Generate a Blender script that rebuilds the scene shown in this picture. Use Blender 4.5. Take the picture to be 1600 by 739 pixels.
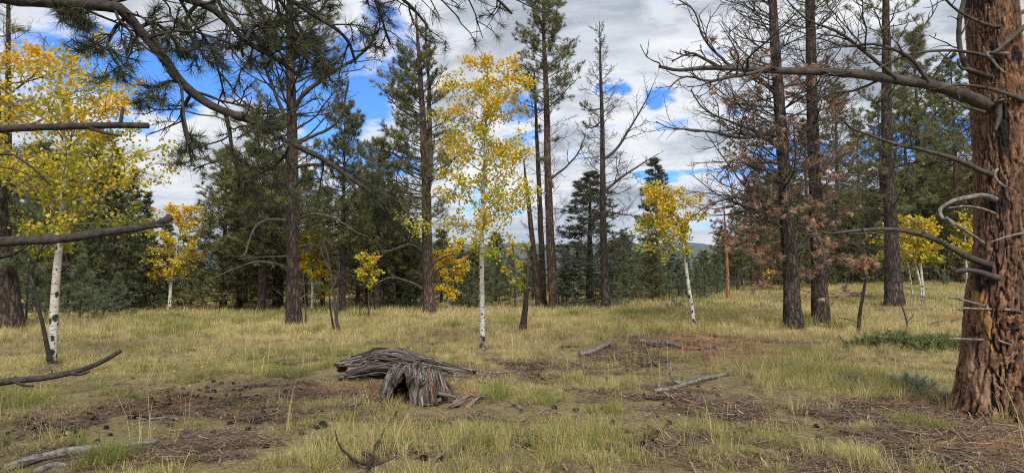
import bpy, math, random
import numpy as np
from mathutils import Vector
R = math.radians
for o in list(bpy.data.objects): bpy.data.objects.remove(o)
C = bpy.context.scene.collection
SC = bpy.context.scene

# ------------------------------------------------------------------ camera
F = 1062.0                      # focal length in photograph pixels (1600 wide)
EYE = 1.6
HAZE = 5e-5
PITCH = math.atan(65.5/F)       # horizon at y = 435
cam = bpy.data.cameras.new('camera'); camo = bpy.data.objects.new('camera', cam); C.objects.link(camo)
cam.sensor_width = 36; cam.lens = 36*F/1600; cam.clip_start = .05; cam.clip_end = 30000
camo.location = (0, 0, EYE); camo.rotation_euler = (R(90)+PITCH, 0, 0)
SC.camera = camo
SC.cycles.use_denoising = False; SC.cycles.filter_width = 1.1

# ------------------------------------------------------------------ light
SUN_EL, SUN_AZ = 46, 165        # azimuth clockwise from +Y (view direction): behind, a little to the right
VS = SC.view_settings
SC.display_settings.display_device = 'sRGB'
VS.view_transform = 'Standard'; VS.look = 'None'; VS.gamma = 1; VS.exposure = 1.55
sun = bpy.data.lights.new('sun', 'SUN'); suno = bpy.data.objects.new('sun', sun); C.objects.link(suno)
sun.energy = 1.5; sun.angle = R(24); sun.color = (1, .94, .83)
sd = Vector((math.sin(R(SUN_AZ))*math.cos(R(SUN_EL)), math.cos(R(SUN_AZ))*math.cos(R(SUN_EL)), math.sin(R(SUN_EL))))
suno.rotation_euler = sd.to_track_quat('Z', 'Y').to_euler()

class NT:
    """tiny helper to write node trees"""
    def __init__(s, tree): s.t = tree; s.n = tree.nodes; s.l = tree.links
    def new(s, kind, **kw):
        n = s.n.new(kind)
        for k, v in kw.items(): setattr(n, k, v)
        return n
    def put(s, sock, v):
        if isinstance(v, bpy.types.NodeSocket): s.l.new(v, sock)
        elif isinstance(v, bpy.types.Node): s.l.new(v.outputs[0], sock)
        elif v is not None:
            try: sock.default_value = v
            except Exception: sock.default_value = (*v, 1)
    def m(s, op, a, b=None, c=None, clamp=False):
        n = s.new('ShaderNodeMath', operation=op, use_clamp=clamp)
        for i, v in enumerate((a, b, c)):
            if v is not None: s.put(n.inputs[i], v)
        return n.outputs[0]
    def comb(s, x, y, z):
        n = s.new('ShaderNodeCombineXYZ')
        for i, v in enumerate((x, y, z)): s.put(n.inputs[i], v)
        return n.outputs[0]
    def noise(s, vec, scale, detail=4, rough=.5, dist=0):
        n = s.new('ShaderNodeTexNoise'); s.put(n.inputs['Vector'], vec)
        n.inputs['Scale'].default_value = scale; n.inputs['Detail'].default_value = detail
        n.inputs['Roughness'].default_value = rough; n.inputs['Distortion'].default_value = dist
        return n.outputs['Fac']
    def vor(s, vec, scale, feature='DISTANCE_TO_EDGE'):
        n = s.new('ShaderNodeTexVoronoi', feature=feature); s.put(n.inputs['Vector'], vec); n.inputs['Scale'].default_value = scale
        return n.outputs['Distance']
    def ramp(s, fac, stops, interp='LINEAR'):
        n = s.new('ShaderNodeValToRGB'); s.put(n.inputs[0], fac); cr = n.color_ramp; cr.interpolation = interp
        while len(cr.elements) < len(stops): cr.elements.new(.5)
        for e, (p, c) in zip(cr.elements, stops):
            e.position = p; e.color = (c, c, c, 1) if isinstance(c, (int, float)) else (*c, 1)
        return n.outputs[0]
    def mix(s, fac, a, b, mode='MIX'):
        n = s.new('ShaderNodeMix', data_type='RGBA', blend_type=mode)
        s.put(n.inputs[0], fac); s.put(n.inputs[6], a); s.put(n.inputs[7], b)
        return n.outputs[2]
    def sms(s, v, a, b):
        n = s.new('ShaderNodeMapRange', interpolation_type='SMOOTHSTEP'); s.put(n.inputs[0], v)
        n.inputs[1].default_value = a; n.inputs[2].default_value = b
        return n.outputs[0]
    def attr(s, name, kind='GEOMETRY'):
        n = s.new('ShaderNodeAttribute', attribute_name=name, attribute_type=kind)
        return n.outputs['Fac']
    def scaled(s, vec, sc):
        n = s.new('ShaderNodeVectorMath', operation='MULTIPLY'); s.put(n.inputs[0], vec); n.inputs[1].default_value = sc
        return n.outputs[0]

def pixdir(px, py):
    u = (px-800)/F; v = (369.5-py)/F; c, s_ = math.cos(PITCH), math.sin(PITCH)
    return np.array([u, c - v*s_, s_ + v*c])

# sky: Nishita blue with a broken cloud deck, the same all the way round
w = bpy.data.worlds.new('World'); SC.world = w; w.use_nodes = True
t = NT(w.node_tree); w.node_tree.nodes.clear()
g = t.new('ShaderNodeTexCoord').outputs['Generated']
sp = t.new('ShaderNodeSeparateXYZ'); t.put(sp.inputs[0], g); X, Y_, Z = sp.outputs
zc = t.m('ADD', t.m('MAXIMUM', Z, 0), .16)
az = t.m('ARCTAN2', X, Y_); el = t.m('ARCSINE', Z); el0 = el
uv = t.comb(t.m('DIVIDE', X, zc), t.m('DIVIDE', Y_, zc), 0)
n1 = t.noise(uv, 1.5, 9, .56, .25)
n2 = t.noise(t.scaled(uv, (1, 1.5, 1)), 1.1, 9, .62, .5)
n3 = t.noise(uv, 4.2, 8, .62, .3)
cov = t.m('ADD', t.m('ADD', n1, .125), t.m('MULTIPLY', t.m('SUBTRACT', n3, .5), .55))
wv = t.new('ShaderNodeTexNoise'); t.put(wv.inputs['Vector'], t.scaled(g, (1, 1, 2.2))); wv.inputs['Scale'].default_value = 11; wv.inputs['Detail'].default_value = 6
ws = t.new('ShaderNodeSeparateColor'); t.put(ws.inputs[0], wv.outputs['Color'])
az = t.m('ADD', az, t.m('MULTIPLY', t.m('SUBTRACT', ws.outputs[0], .5), .16)); el = t.m('ADD', el, t.m('MULTIPLY', t.m('SUBTRACT', ws.outputs[1], .5), .07))
HOLES = [(280,112,120,62,.31), (205,150,80,50,.26), (480,130,60,60,.22), (90,40,60,40,.08), (560,190,80,120,.28), (430,60,90,50,.14), (590,60,50,50,.15), (812,165,30,46,.34), (650,250,60,30,.14), (975,132,22,14,.27),
         (1056,150,22,14,.27), (1068,268,60,10,.26), (1205,262,60,20,.36), (1290,235,90,24,.3), (1430,215,70,22,.34), (1180,180,50,16,.25), (1500,100,60,24,.25)]
for px, py, rx, ry, amp in HOLES:
    d = pixdir(px, py); d /= np.linalg.norm(d)
    a0, e0 = math.atan2(d[0], d[1]), math.asin(d[2])
    da = t.m('DIVIDE', t.m('SUBTRACT', az, a0), rx/F); de = t.m('DIVIDE', t.m('SUBTRACT', el, e0), ry/F)
    gs = t.m('EXPONENT', t.m('MULTIPLY', t.m('ADD', t.m('MULTIPLY', da, da), t.m('MULTIPLY', de, de)), -1))
    cov = t.m('SUBTRACT', cov, t.m('MULTIPLY', gs, amp))
mask = t.sms(cov, .38, .55)
cl = t.ramp(n2, [(.38, (1.0, 1.0, 1.0)), (.47, (.74, .78, .84)), (.56, (.47, .51, .58)), (.68, (.28, .31, .37))])
edge = t.sms(cov, .46, .62)
cl = t.mix(edge, (1.0, 1.0, 1.0), cl)
cl = t.mix(t.sms(el0, .16, 0.0), cl, t.mix(.6, cl, (.80, .84, .90)))
sky = t.new('ShaderNodeTexSky', sky_type='NISHITA', sun_disc=False, sun_elevation=R(SUN_EL), sun_rotation=R(SUN_AZ), altitude=2700, air_density=1.0, dust_density=.2, ozone_density=2.0)
blue = t.mix(1, sky.outputs[0], (.33, .64, 1.0), 'MULTIPLY')
b1 = t.new('ShaderNodeBackground'); t.put(b1.inputs[0], blue); b1.inputs[1].default_value = .078
b2 = t.new('ShaderNodeBackground'); t.put(b2.inputs[0], cl); b2.inputs[1].default_value = .355
ms = t.new('ShaderNodeMixShader'); t.put(ms.inputs[0], mask); t.l.new(b1.outputs[0], ms.inputs[1]); t.l.new(b2.outputs[0], ms.inputs[2])
t.l.new(ms.outputs[0], t.new('ShaderNodeOutputWorld').inputs[0])

# ------------------------------------------------------------------ numeric helpers
def _hash(i, j, k, s):
    h = (i*374761393 + j*668265263 + k*2147483647 + s*1274126177) & 0xffffffff
    h = ((h ^ (h >> 13))*1274126177) & 0xffffffff
    h = ((h ^ (h >> 16))*2246822519) & 0xffffffff
    return ((h ^ (h >> 15)) & 0xffff)/65535.0
def vnoise(x, y, z=0., s=0):
    x, y, z = np.broadcast_arrays(np.asarray(x, float), np.asarray(y, float), np.asarray(z, float))
    i, j, k = (np.floor(a).astype(np.int64) for a in (x, y, z))
    f, g_, h = x-i, y-j, z-k
    f, g_, h = (a*a*(3-2*a) for a in (f, g_, h))
    r = 0
    for a in (0, 1):
        for b in (0, 1):
            for c in (0, 1):
                r = r + (f if a else 1-f)*(g_ if b else 1-g_)*(h if c else 1-h)*_hash(i+a, j+b, k+c, s)
    return r*2-1
def fbm(x, y, z=0., s=0, o=4):
    r, a, q = 0, .5, 1.
    for n in range(o):
        r = r + a*vnoise(np.asarray(x)*q, np.asarray(y)*q, np.asarray(z)*q, s+n*17); a *= .5; q *= 2.03
    return r
def sstep(a, b, v):
    q = np.clip((np.asarray(v, float)-a)/(b-a), 0, 1); return q*q*(3-2*q)
def nrm(v): return v/np.maximum(np.linalg.norm(v, axis=-1, keepdims=True), 1e-9)

# ------------------------------------------------------------------ terrain
def gz0(x, y):
    x = np.asarray(x, float); y = np.asarray(y, float); d = np.maximum(y, 1.)
    a = x/np.maximum(d, 8)
    rise = 1.05*sstep(.06, .55, a)*sstep(24, 62, d) + .30*sstep(.28, .7, a)*sstep(14, 40, d)
    dip = -.32*sstep(16, 42, d)*sstep(.22, -.05, a)
    far = -.02*np.clip(d-75, 0, 1e9)*sstep(.5, -.1, a)
    far = np.maximum(far, -9)
    return rise + dip + far
def gz(x, y):
    return gz0(x, y) + .10*fbm(np.asarray(x)/3.1, np.asarray(y)/3.1, 0, 3, 2) + .05*fbm(np.asarray(x)/.7, np.asarray(y)/.7, 0, 5, 3)*np.clip(1-np.asarray(y)/60, 0, 1)
_YS = np.concatenate([np.arange(3, 30, .01), np.arange(30, 140, .05)])
def hit(px, py):
    d = pixdir(px, py); x = d[0]/d[1]*_YS; z = EYE + d[2]/d[1]*_YS
    q = np.nonzero(z < gz(x, _YS))[0]
    i = q[0] if len(q) else len(_YS)-1
    return np.array([x[i], _YS[i], float(gz(x[i], _YS[i]))])
def at(px, py, Y):
    d = pixdir(px, py); return np.array([d[0]/d[1]*Y, Y, EYE + d[2]/d[1]*Y])
def topx(P):      # world -> photograph pixels
    P = np.asarray(P, float); c, s_ = math.cos(PITCH), math.sin(PITCH)
    z = P[..., 2]-EYE; f = P[..., 1]*c + z*s_; u = z*c - P[..., 1]*s_
    return 800 + F*P[..., 0]/f, 369.5 - F*u/f

# ------------------------------------------------------------------ mesh building
class G:
    def __init__(s): s.v = []; s.q = []; s.t = []; s.a = []; s.n = 0; s.b = []
    def add(s, v, q=None, t=None, rnd=None, bb=None):
        v = np.asarray(v, float).reshape(-1, 3)
        s.v.append(v)
        if q is not None and len(q): s.q.append(np.asarray(q).reshape(-1, 4)+s.n)
        if t is not None and len(t): s.t.append(np.asarray(t).reshape(-1, 3)+s.n)
        s.a.append(np.broadcast_to(np.asarray(0. if rnd is None else rnd, float), (len(v),)))
        s.b.append(np.broadcast_to(np.asarray(0. if bb is None else bb, float), (len(v),)))
        s.n += len(v)
    def mesh(s, name, mat, smooth=False, off=None):
        me = bpy.data.meshes.new(name)
        v = np.concatenate(s.v) if s.v else np.zeros((0, 3))
        if off is not None: v = v - np.asarray(off)
        q = np.concatenate(s.q) if s.q else np.zeros((0, 4), int)
        tr = np.concatenate(s.t) if s.t else np.zeros((0, 3), int)
        me.vertices.add(len(v)); me.vertices.foreach_set('co', v.astype(np.float32).ravel())
        me.loops.add(len(q)*4+len(tr)*3); me.loops.foreach_set('vertex_index', np.concatenate([q.ravel(), tr.ravel()]).astype(np.int32))
        me.polygons.add(len(q)+len(tr))
        me.polygons.foreach_set('loop_start', np.concatenate([np.arange(len(q))*4, len(q)*4+np.arange(len(tr))*3]).astype(np.int32))
        me.update(calc_edges=True)
        if smooth: me.polygons.foreach_set('use_smooth', np.ones(len(q)+len(tr), bool))
        for nm, arr in (('rnd', s.a), ('mark', s.b)):
            at_ = me.attributes.new(nm, 'FLOAT', 'POINT'); at_.data.foreach_set('value', np.concatenate(arr).astype(np.float32))
        me.materials.append(mat)
        return me
    def build(s, name, mat, parent=None, smooth=False, loc=(0, 0, 0)):
        """verts are in world space; loc = origin of the thing (or of the parent thing)"""
        o = bpy.data.objects.new(name, s.mesh(name, mat, smooth, loc)); C.objects.link(o)
        if parent is not None: o.parent = parent
        else: o.location = loc
        return o

def tubes(g_, P, Rr, sides=5, cap=False, rnd=None, bark=None, bb=None):
    P = np.asarray(P, float); Rr = np.asarray(Rr, float)
    if P.ndim == 2: P = P[None]; Rr = Rr[None]
    T, S, _ = P.shape
    if T == 0: return
    tan = nrm(np.gradient(P, axis=1))
    mean = nrm(P[:, -1]-P[:, 0] + 1e-9)
    ref = np.where(np.abs(mean[:, 2:3]) > .7, np.array([1., 0, 0]), np.array([0, 0, 1.]))[:, None]
    n_ = nrm(ref - (ref*tan).sum(-1, keepdims=True)*tan); b_ = np.cross(tan, n_)
    a = np.arange(sides)*2*math.pi/sides
    rr = Rr[:, :, None]
    if bark is not None: rr = rr*bark(P, a)
    V = P[:, :, None] + rr[..., None]*(np.cos(a)[:, None]*n_[:, :, None] + np.sin(a)[:, None]*b_[:, :, None])
    idx = np.arange(T*S*sides).reshape(T, S, sides)
    q = np.stack([idx[:, :-1], np.roll(idx, -1, 2)[:, :-1], np.roll(idx, -1, 2)[:, 1:], idx[:, 1:]], -1)
    r_ = None if rnd is None else np.broadcast_to(np.asarray(rnd, float).reshape(-1, 1, 1), (T, S, sides)).ravel()
    bv = None if bb is None else np.broadcast_to(np.asarray(bb, float).reshape(1, -1, 1), (T, S, sides)).ravel()
    base = g_.n
    g_.add(V, q, None, r_, bv)
    if cap:
        for e, k in ((0, 0), (S-1, 1)):
            cv = P[:, e]; 
            ring = idx[:, e]
            n0 = g_.n
            tt = []
            for i in range(T):
                for j in range(sides):
                    p, q_ = ring[i, j]+base, ring[i, (j+1) % sides]+base
                    tt.append((n0+i, p, q_) if k else (n0+i, q_, p))
            g_.v.append(cv); g_.t.append(np.array(tt)); g_.a.append(np.zeros(T)); g_.b.append(np.zeros(T)); g_.n += T

def smooth_path(pts, S, wig=0., rng=None):
    """Catmull-Rom through pts (n, k) resampled to S"""
    p = np.asarray(pts, float)
    if len(p) == 2: p = np.array([p[0], (p[0]+p[1])/2, p[1]])
    seg = np.concatenate([[0], np.cumsum(np.linalg.norm(np.diff(p[:, :3], axis=0), axis=1))]); seg /= seg[-1]
    e = np.vstack([2*p[0]-p[1], p, 2*p[-1]-p[-2]])
    tt = np.linspace(0, 1, S); k = np.clip(np.searchsorted(seg, tt, 'right')-1, 0, len(p)-2)
    u = ((tt-seg[k])/np.maximum(seg[k+1]-seg[k], 1e-9))[:, None]
    a, b, c, d = e[k], e[k+1], e[k+2], e[k+3]
    out = .5*(2*b + (c-a)*u + (2*a-5*b+4*c-d)*u**2 + (3*b-a-3*c+d)*u**3)
    if wig and rng is not None:
        L = np.linalg.norm(p[-1, :3]-p[0, :3]); n = rng.normal(0, 1, (S, 3)); n = np.cumsum(n, 0); n -= np.outer(np.linspace(0, 1, S), n[-1]); out[:, :3] += n*wig*L/S
    return out

def grow(st, d, L, S, wig, up, rng):
    N = len(st); P = np.zeros((N, S, 3)); P[:, 0] = st; d = nrm(d)
    step = (np.asarray(L)/(S-1))[:, None]
    up = np.broadcast_to(np.asarray(up, float), (N,)) if not callable(up) else up
    for s in range(1, S):
        u = up(s/(S-1)) if callable(up) else up
        d = nrm(d + rng.normal(0, wig, (N, 3)) + np.stack([np.zeros(N), np.zeros(N), np.broadcast_to(u, (N,))], -1))
        P[:, s] = P[:, s-1] + d*step
    return P

def kids(P, n, t0, t1, ang, rng, flat=.5):
    """n child roots on each of N parents: start points, directions, parent index, t"""
    N, S, _ = P.shape
    tt = t0 + (t1-t0)*(np.arange(n)[None] + rng.random((N, n)))/n
    f = tt*(S-1); k = np.minimum(f.astype(int), S-2); u = (f-k)[..., None]; I = np.arange(N)[:, None]
    pos = P[I, k]*(1-u) + P[I, k+1]*u; d = nrm(P[I, k+1]-P[I, k])
    side = nrm(np.cross(d, np.array([0, 0, 1.])) + 1e-6)*np.where((np.arange(n) % 2 == 0)[None, :, None] ^ (rng.random((N, n, 1)) < .15), 1, -1)
    side = nrm(side + rng.normal(0, flat, (N, n, 3))); side = nrm(side - (side*d).sum(-1, keepdims=True)*d)
    a = (ang + rng.normal(0, .2, (N, n)))[..., None]
    return pos.reshape(-1, 3), (np.cos(a)*d+np.sin(a)*side).reshape(-1, 3), np.repeat(np.arange(N), n), tt.ravel()

def tufts(g_, c, d, n, L, wd, rng, spread=1.45, droop=0., rv=None):
    """bundles of long pine needles: one thin triangle per needle"""
    T = len(c)
    if T == 0: return
    d = nrm(d); L = np.broadcast_to(np.asarray(L, float), (T,))
    x = nrm(rng.normal(0, 1, (T, n, 3))); x = nrm(x - (x*d[:, None]).sum(-1, keepdims=True)*d[:, None])
    ph = (rng.random((T, n))**.8)[..., None]*spread + .12
    nd = nrm(np.cos(ph)*d[:, None] + np.sin(ph)*x + np.array([0, 0, -droop]))
    base = c[:, None] + d[:, None]*((rng.random((T, n, 1))-.75)*L[:, None, None]*.9)
    ln = L[:, None, None]*(.7+.45*rng.random((T, n, 1)))
    sd_ = nrm(np.cross(nd, rng.normal(0, 1, (T, n, 3))))*wd*.5
    V = np.stack([base-sd_, base+sd_, base+nd*ln], 2)
    rv = rng.random(T) if rv is None else rv
    r_ = np.clip(rv[:, None] + rng.normal(0, .12, (T, n)), 0, 1)
    g_.add(V, None, np.arange(T*n*3).reshape(-1, 3), np.repeat(r_.ravel(), 3))

def leaves(g_, c, n_hint, size, rng, hue):
    """flat roundish aspen leaves, folded a little on the midrib"""
    N = len(c)
    nx = nrm(rng.normal(0, 1, (N, 3)) + np.array([0, 0, .35])); ax = nrm(np.cross(nx, rng.normal(0, 1, (N, 3)))); ay = np.cross(nx, ax)
    s = (size*(.65+.6*rng.random(N)))[:, None]*.5
    pts = [(0, -1, 0), (.85, -.45, .18), (.8, .45, .18), (0, 1.1, 0), (-.8, .45, .18), (-.85, -.45, .18)]
    V = np.stack([c + s*(a*ax + b*ay + k*nx) for a, b, k in pts], 1)
    q = np.array([(0, 1, 2, 3), (0, 3, 4, 5)])[None] + (np.arange(N)*6)[:, None, None]
    g_.add(V, q.reshape(-1, 4), None, np.repeat(hue, 6))

def empty(name, loc, label=None, cat=None, group=None):
    o = bpy.data.objects.new(name, None); C.objects.link(o); o.location = tuple(float(a) for a in loc); o.empty_display_size = .2
    return tag(o, label, cat, group)
def tag(o, label=None, cat=None, group=None, kind=None):
    if label: o['label'] = label
    if cat: o['category'] = cat
    if group: o['group'] = group
    if kind: o['kind'] = kind
    return o
def dup(root, loc, rz=0., sc=1., label=None, group=None):
    r = root.copy(); C.objects.link(r); r.location = tuple(float(a) for a in loc); r.rotation_euler = (0, 0, rz); r.scale = (sc, sc, sc) if np.isscalar(sc) else sc
    if label: r['label'] = label
    if group: r['group'] = group
    for ch in list(root.children):
        c = ch.copy(); C.objects.link(c); c.parent = r
        for g2 in list(ch.children):
            d = g2.copy(); C.objects.link(d); d.parent = c
    return r

# ------------------------------------------------------------------ materials
def mat(name):
    m = bpy.data.materials.new(name); m.use_nodes = True; m.node_tree.nodes.clear(); return m, NT(m.node_tree)
def finish(m, t, col, rough=.9, bump=None, bstr=.5, bdist=.02, transl=None, spec=.2):
    b = t.new('ShaderNodeBsdfPrincipled'); t.put(b.inputs['Base Color'], col); t.put(b.inputs['Roughness'], rough); b.inputs['Specular IOR Level'].default_value = spec
    if bump is not None:
        n = t.new('ShaderNodeBump'); t.put(n.inputs['Height'], bump); n.inputs['Strength'].default_value = bstr; n.inputs['Distance'].default_value = bdist
        t.l.new(n.outputs[0], b.inputs['Normal'])
    out = b.outputs[0]
    if transl:
        tr = t.new('ShaderNodeBsdfTranslucent'); t.put(tr.inputs[0], col)
        x = t.new('ShaderNodeMixShader'); x.inputs[0].default_value = transl; t.l.new(out, x.inputs[1]); t.l.new(tr.outputs[0], x.inputs[2]); out = x.outputs[0]
    t.l.new(out, t.new('ShaderNodeOutputMaterial').inputs[0])
    return m
def foliage(name, stops, transl=.25, rough=.6, attr='rnd', kind='GEOMETRY', spec=.25, vary=.35):
    m, t = mat(name)
    a = t.attr(attr, kind); r_ = t.new('ShaderNodeObjectInfo').outputs['Random']
    a = t.m('ADD', a, t.m('MULTIPLY', t.m('SUBTRACT', r_, .5), vary))
    return finish(m, t, t.ramp(a, stops), rough, transl=transl, spec=spec)
def bark(name, plate, plate2, fiss, sx=9., sz=2.2, bd=.03):
    m, t = mat(name)
    p = t.new('ShaderNodeTexCoord').outputs['Object']
    wp = t.new('ShaderNodeVectorMath', operation='ADD'); t.put(wp.inputs[0], t.scaled(p, (sx, sx, sz)))
    nn = t.new('ShaderNodeTexNoise'); t.put(nn.inputs['Vector'], t.scaled(p, (sx*.7, sx*.7, sz*1.5))); nn.inputs['Detail'].default_value = 4
    t.put(wp.inputs[1], nn.outputs['Color'])
    e = t.vor(wp.outputs[0], 1.0); f = t.noise(t.scaled(p, (30, 30, 9)), 1, 5, .6)
    h = t.m('ADD', t.m('MULTIPLY', t.sms(e, .0, .22), .8), t.m('MULTIPLY', f, .5))
    c = t.mix(f, plate, plate2); c = t.mix(t.sms(t.noise(p, 1.3, 3), .35, .65), c, t.mix(.5, c, fiss))
    c = t.mix(t.sms(h, .25, .75), fiss, c)
    return finish(m, t, c, .95, h, 1., bd)
def twigmat(name, a, b, sc=8):
    m, t = mat(name); p = t.new('ShaderNodeTexCoord').outputs['Object']
    f = t.noise(t.scaled(p, (1, 1, 1)), sc, 4, .6)
    return finish(m, t, t.ramp(f, [(.3, a), (.7, b)]), .9, f, .6, .01)

M = {}
M['needle'] = foliage('pine_needles', [(0, (.085, .094, .035)), (.5, (.172, .182, .064)), (1, (.28, .275, .11))])
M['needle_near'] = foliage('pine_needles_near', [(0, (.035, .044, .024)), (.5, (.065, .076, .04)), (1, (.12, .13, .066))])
M['needle_pale'] = foliage('pine_needles_pale', [(0, (.09, .125, .07)), (.5, (.15, .195, .105)), (1, (.23, .275, .15))])
M['needle_blue'] = foliage('spruce_needles', [(0, (.06, .08, .05)), (.5, (.115, .142, .085)), (1, (.18, .21, .125))])
M['needle_fir'] = foliage('fir_needles', [(0, (.05, .066, .03)), (.5, (.105, .124, .054)), (1, (.175, .19, .085))])
M['needle_brown'] = foliage('dead_needles', [(0, (.18, .10, .062)), (.5, (.38, .225, .145)), (1, (.54, .36, .25))], .2)
M['aspen'] = foliage('aspen_leaves', [(0, (.11, .19, .03)), (.28, (.28, .33, .035)), (.5, (.58, .48, .05)), (.75, (.72, .50, .045)), (1, (.78, .42, .03))], .4, .55, vary=.16)
M['bark_dark'] = bark('dark_pine_bark', (.085, .062, .05), (.125, .085, .066), (.022, .018, .017))
M['bark_red'] = bark('red_pine_bark', (.135, .088, .068), (.18, .118, .09), (.034, .026, .022))
M['bark_grey'] = bark('grey_pine_bark', (.088, .072, .062), (.13, .102, .084), (.022, .019, .018))
M['bark_orange'] = bark('orange_pine_bark', (.42, .20, .09), (.50, .27, .13), (.16, .075, .04))
M['limb'] = twigmat('living_limb_bark', (.03, .026, .023), (.085, .068, .056))
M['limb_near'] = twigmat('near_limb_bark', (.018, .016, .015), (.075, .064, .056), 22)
M['dead'] = twigmat('dead_twig_wood', (.035, .031, .028), (.105, .092, .08))
M['grey_wood'] = twigmat('weathered_wood', (.06, .053, .048), (.27, .25, .23), 18)
M['char'] = twigmat('charred_wood', (.012, .011, .01), (.05, .04, .034), 12)

def aspen_bark():
    m, t = mat('aspen_bark'); p = t.new('ShaderNodeTexCoord').outputs['Object']
    s = t.new('ShaderNodeSeparateXYZ'); t.put(s.inputs[0], p)
    band = t.noise(t.scaled(p, (9, 9, 55)), 1, 3, .6)
    eye = t.vor(t.scaled(p, (6, 6, 4.6)), 1.0, 'F1')
    dirt = t.noise(p, 5, 4, .6)
    c = t.ramp(dirt, [(.3, (.34, .32, .275)), (.7, (.60, .58, .53))])
    c = t.mix(t.sms(band, .57, .66), c, (.09, .08, .07))
    eye2 = t.vor(t.scaled(p, (13, 13, 8)), 1.0, 'F1'); big = t.noise(p, 1.7, 2, .5)
    c = t.mix(t.sms(t.m('ADD', t.m('ADD', eye, t.m('MULTIPLY', t.m('SUBTRACT', dirt, .5), .9)), t.m('MULTIPLY', t.m('SUBTRACT', big, .5), .8)), .30, .20), c, (.03, .027, .025))
    c = t.mix(t.sms(t.m('ADD', eye2, t.m('MULTIPLY', t.m('SUBTRACT', big, .5), 1.2)), .22, .12), c, (.10, .09, .08))
    low = t.sms(t.m('ADD', s.outputs[2], t.m('MULTIPLY', t.m('SUBTRACT', dirt, .5), .8)), .28, .02)
    c = t.mix(low, c, (.04, .035, .03))
    hi = t.sms(s.outputs[2], 2.5, 6)
    c = t.mix(hi, c, t.mix(.55, c, (.36, .34, .22)))
    return finish(m, t, c, .75, band, .3, .01)
M['aspen_bark'] = aspen_bark()
M['aspen_twig'] = twigmat('aspen_twig', (.16, .14, .10), (.34, .31, .24))

# ------------------------------------------------------------------ ground
# patches (photo px centre -> ground spot, radii) : bare strength, orange needle litter, dark
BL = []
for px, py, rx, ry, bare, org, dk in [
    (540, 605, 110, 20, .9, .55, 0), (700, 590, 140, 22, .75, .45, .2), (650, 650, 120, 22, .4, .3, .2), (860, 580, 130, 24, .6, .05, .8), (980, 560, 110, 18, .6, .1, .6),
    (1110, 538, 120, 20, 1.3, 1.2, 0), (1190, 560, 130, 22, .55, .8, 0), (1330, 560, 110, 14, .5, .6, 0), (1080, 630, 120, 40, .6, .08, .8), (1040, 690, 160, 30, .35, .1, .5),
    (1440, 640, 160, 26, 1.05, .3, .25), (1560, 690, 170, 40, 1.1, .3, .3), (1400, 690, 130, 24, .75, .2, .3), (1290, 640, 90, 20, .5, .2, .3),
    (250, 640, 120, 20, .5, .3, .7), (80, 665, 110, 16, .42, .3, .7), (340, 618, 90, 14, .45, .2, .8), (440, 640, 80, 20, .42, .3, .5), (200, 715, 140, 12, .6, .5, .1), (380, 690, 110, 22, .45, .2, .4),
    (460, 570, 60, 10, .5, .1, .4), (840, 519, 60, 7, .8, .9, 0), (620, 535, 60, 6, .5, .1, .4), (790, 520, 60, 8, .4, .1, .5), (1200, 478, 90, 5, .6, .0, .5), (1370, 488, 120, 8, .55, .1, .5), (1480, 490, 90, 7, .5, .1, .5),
    (650, 715, 110, 22, .4, .3, .4), (1250, 715, 130, 22, .6, .2, .4), (880, 640, 80, 12, .4, .1, .6), (280, 520, 90, 6, .2, .0, .2), (1470, 560, 80, 14, .3, .3, 0), (461, 509, 26, 4, .8, .3, .6), (672, 494, 26, 4, .8, .5, .4), (868, 487, 36, 4, .6, .5, .3), (1243, 516, 34, 6, 1., .6, .4), (1284, 506, 30, 5, 1., .5, .5), (1399, 480, 36, 4, .9, .4, .5), (755, 547, 14, 4, .7, .2, .5), (82, 573, 20, 5, .7, .2, .5), (620, 612, 100, 26, 1.0, .5, .3), (800, 740, 120, 26, .3, .2, .4)]:  # small blobs at trunk bases: contact shade painted into the soil colour
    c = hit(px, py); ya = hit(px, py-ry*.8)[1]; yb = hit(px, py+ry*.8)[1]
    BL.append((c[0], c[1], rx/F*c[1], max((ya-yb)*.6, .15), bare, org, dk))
def masks(x, y):
    x = np.asarray(x, float); y = np.asarray(y, float)
    wx = x + .35*fbm(x/.8, y/.8, 0, 31, 3); wy = y + .5*fbm(x/.9, y/.9, 0, 32, 3)
    b = np.zeros_like(x); o = np.zeros_like(x); d = np.zeros_like(x)
    for cx, cy, rx, ry, bs, os_, ds in BL:
        e = np.exp(-(((wx-cx)/rx)**2+((wy-cy)/ry)**2)*1.1)
        b = np.maximum(b, e*bs*1.25); o = np.maximum(o, e*os_); d = np.maximum(d, e*ds)
    n = fbm(x/1.7, y/1.4, 0, 41, 4); n2 = fbm(x/.45, y/.45, 0, 43, 3)
    near = sstep(13, 7, y)
    b = np.clip(b*1.0 + n*.55 + n2*.7 + .14*near - .07, 0, 1); b = sstep(.08, .75, b)
    o = np.clip(o*1.3 + fbm(x/.6, y/.6, 0, 47, 3)*.5 - .05, 0, 1)
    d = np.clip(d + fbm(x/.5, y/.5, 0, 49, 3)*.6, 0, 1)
    return b, o, d

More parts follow.
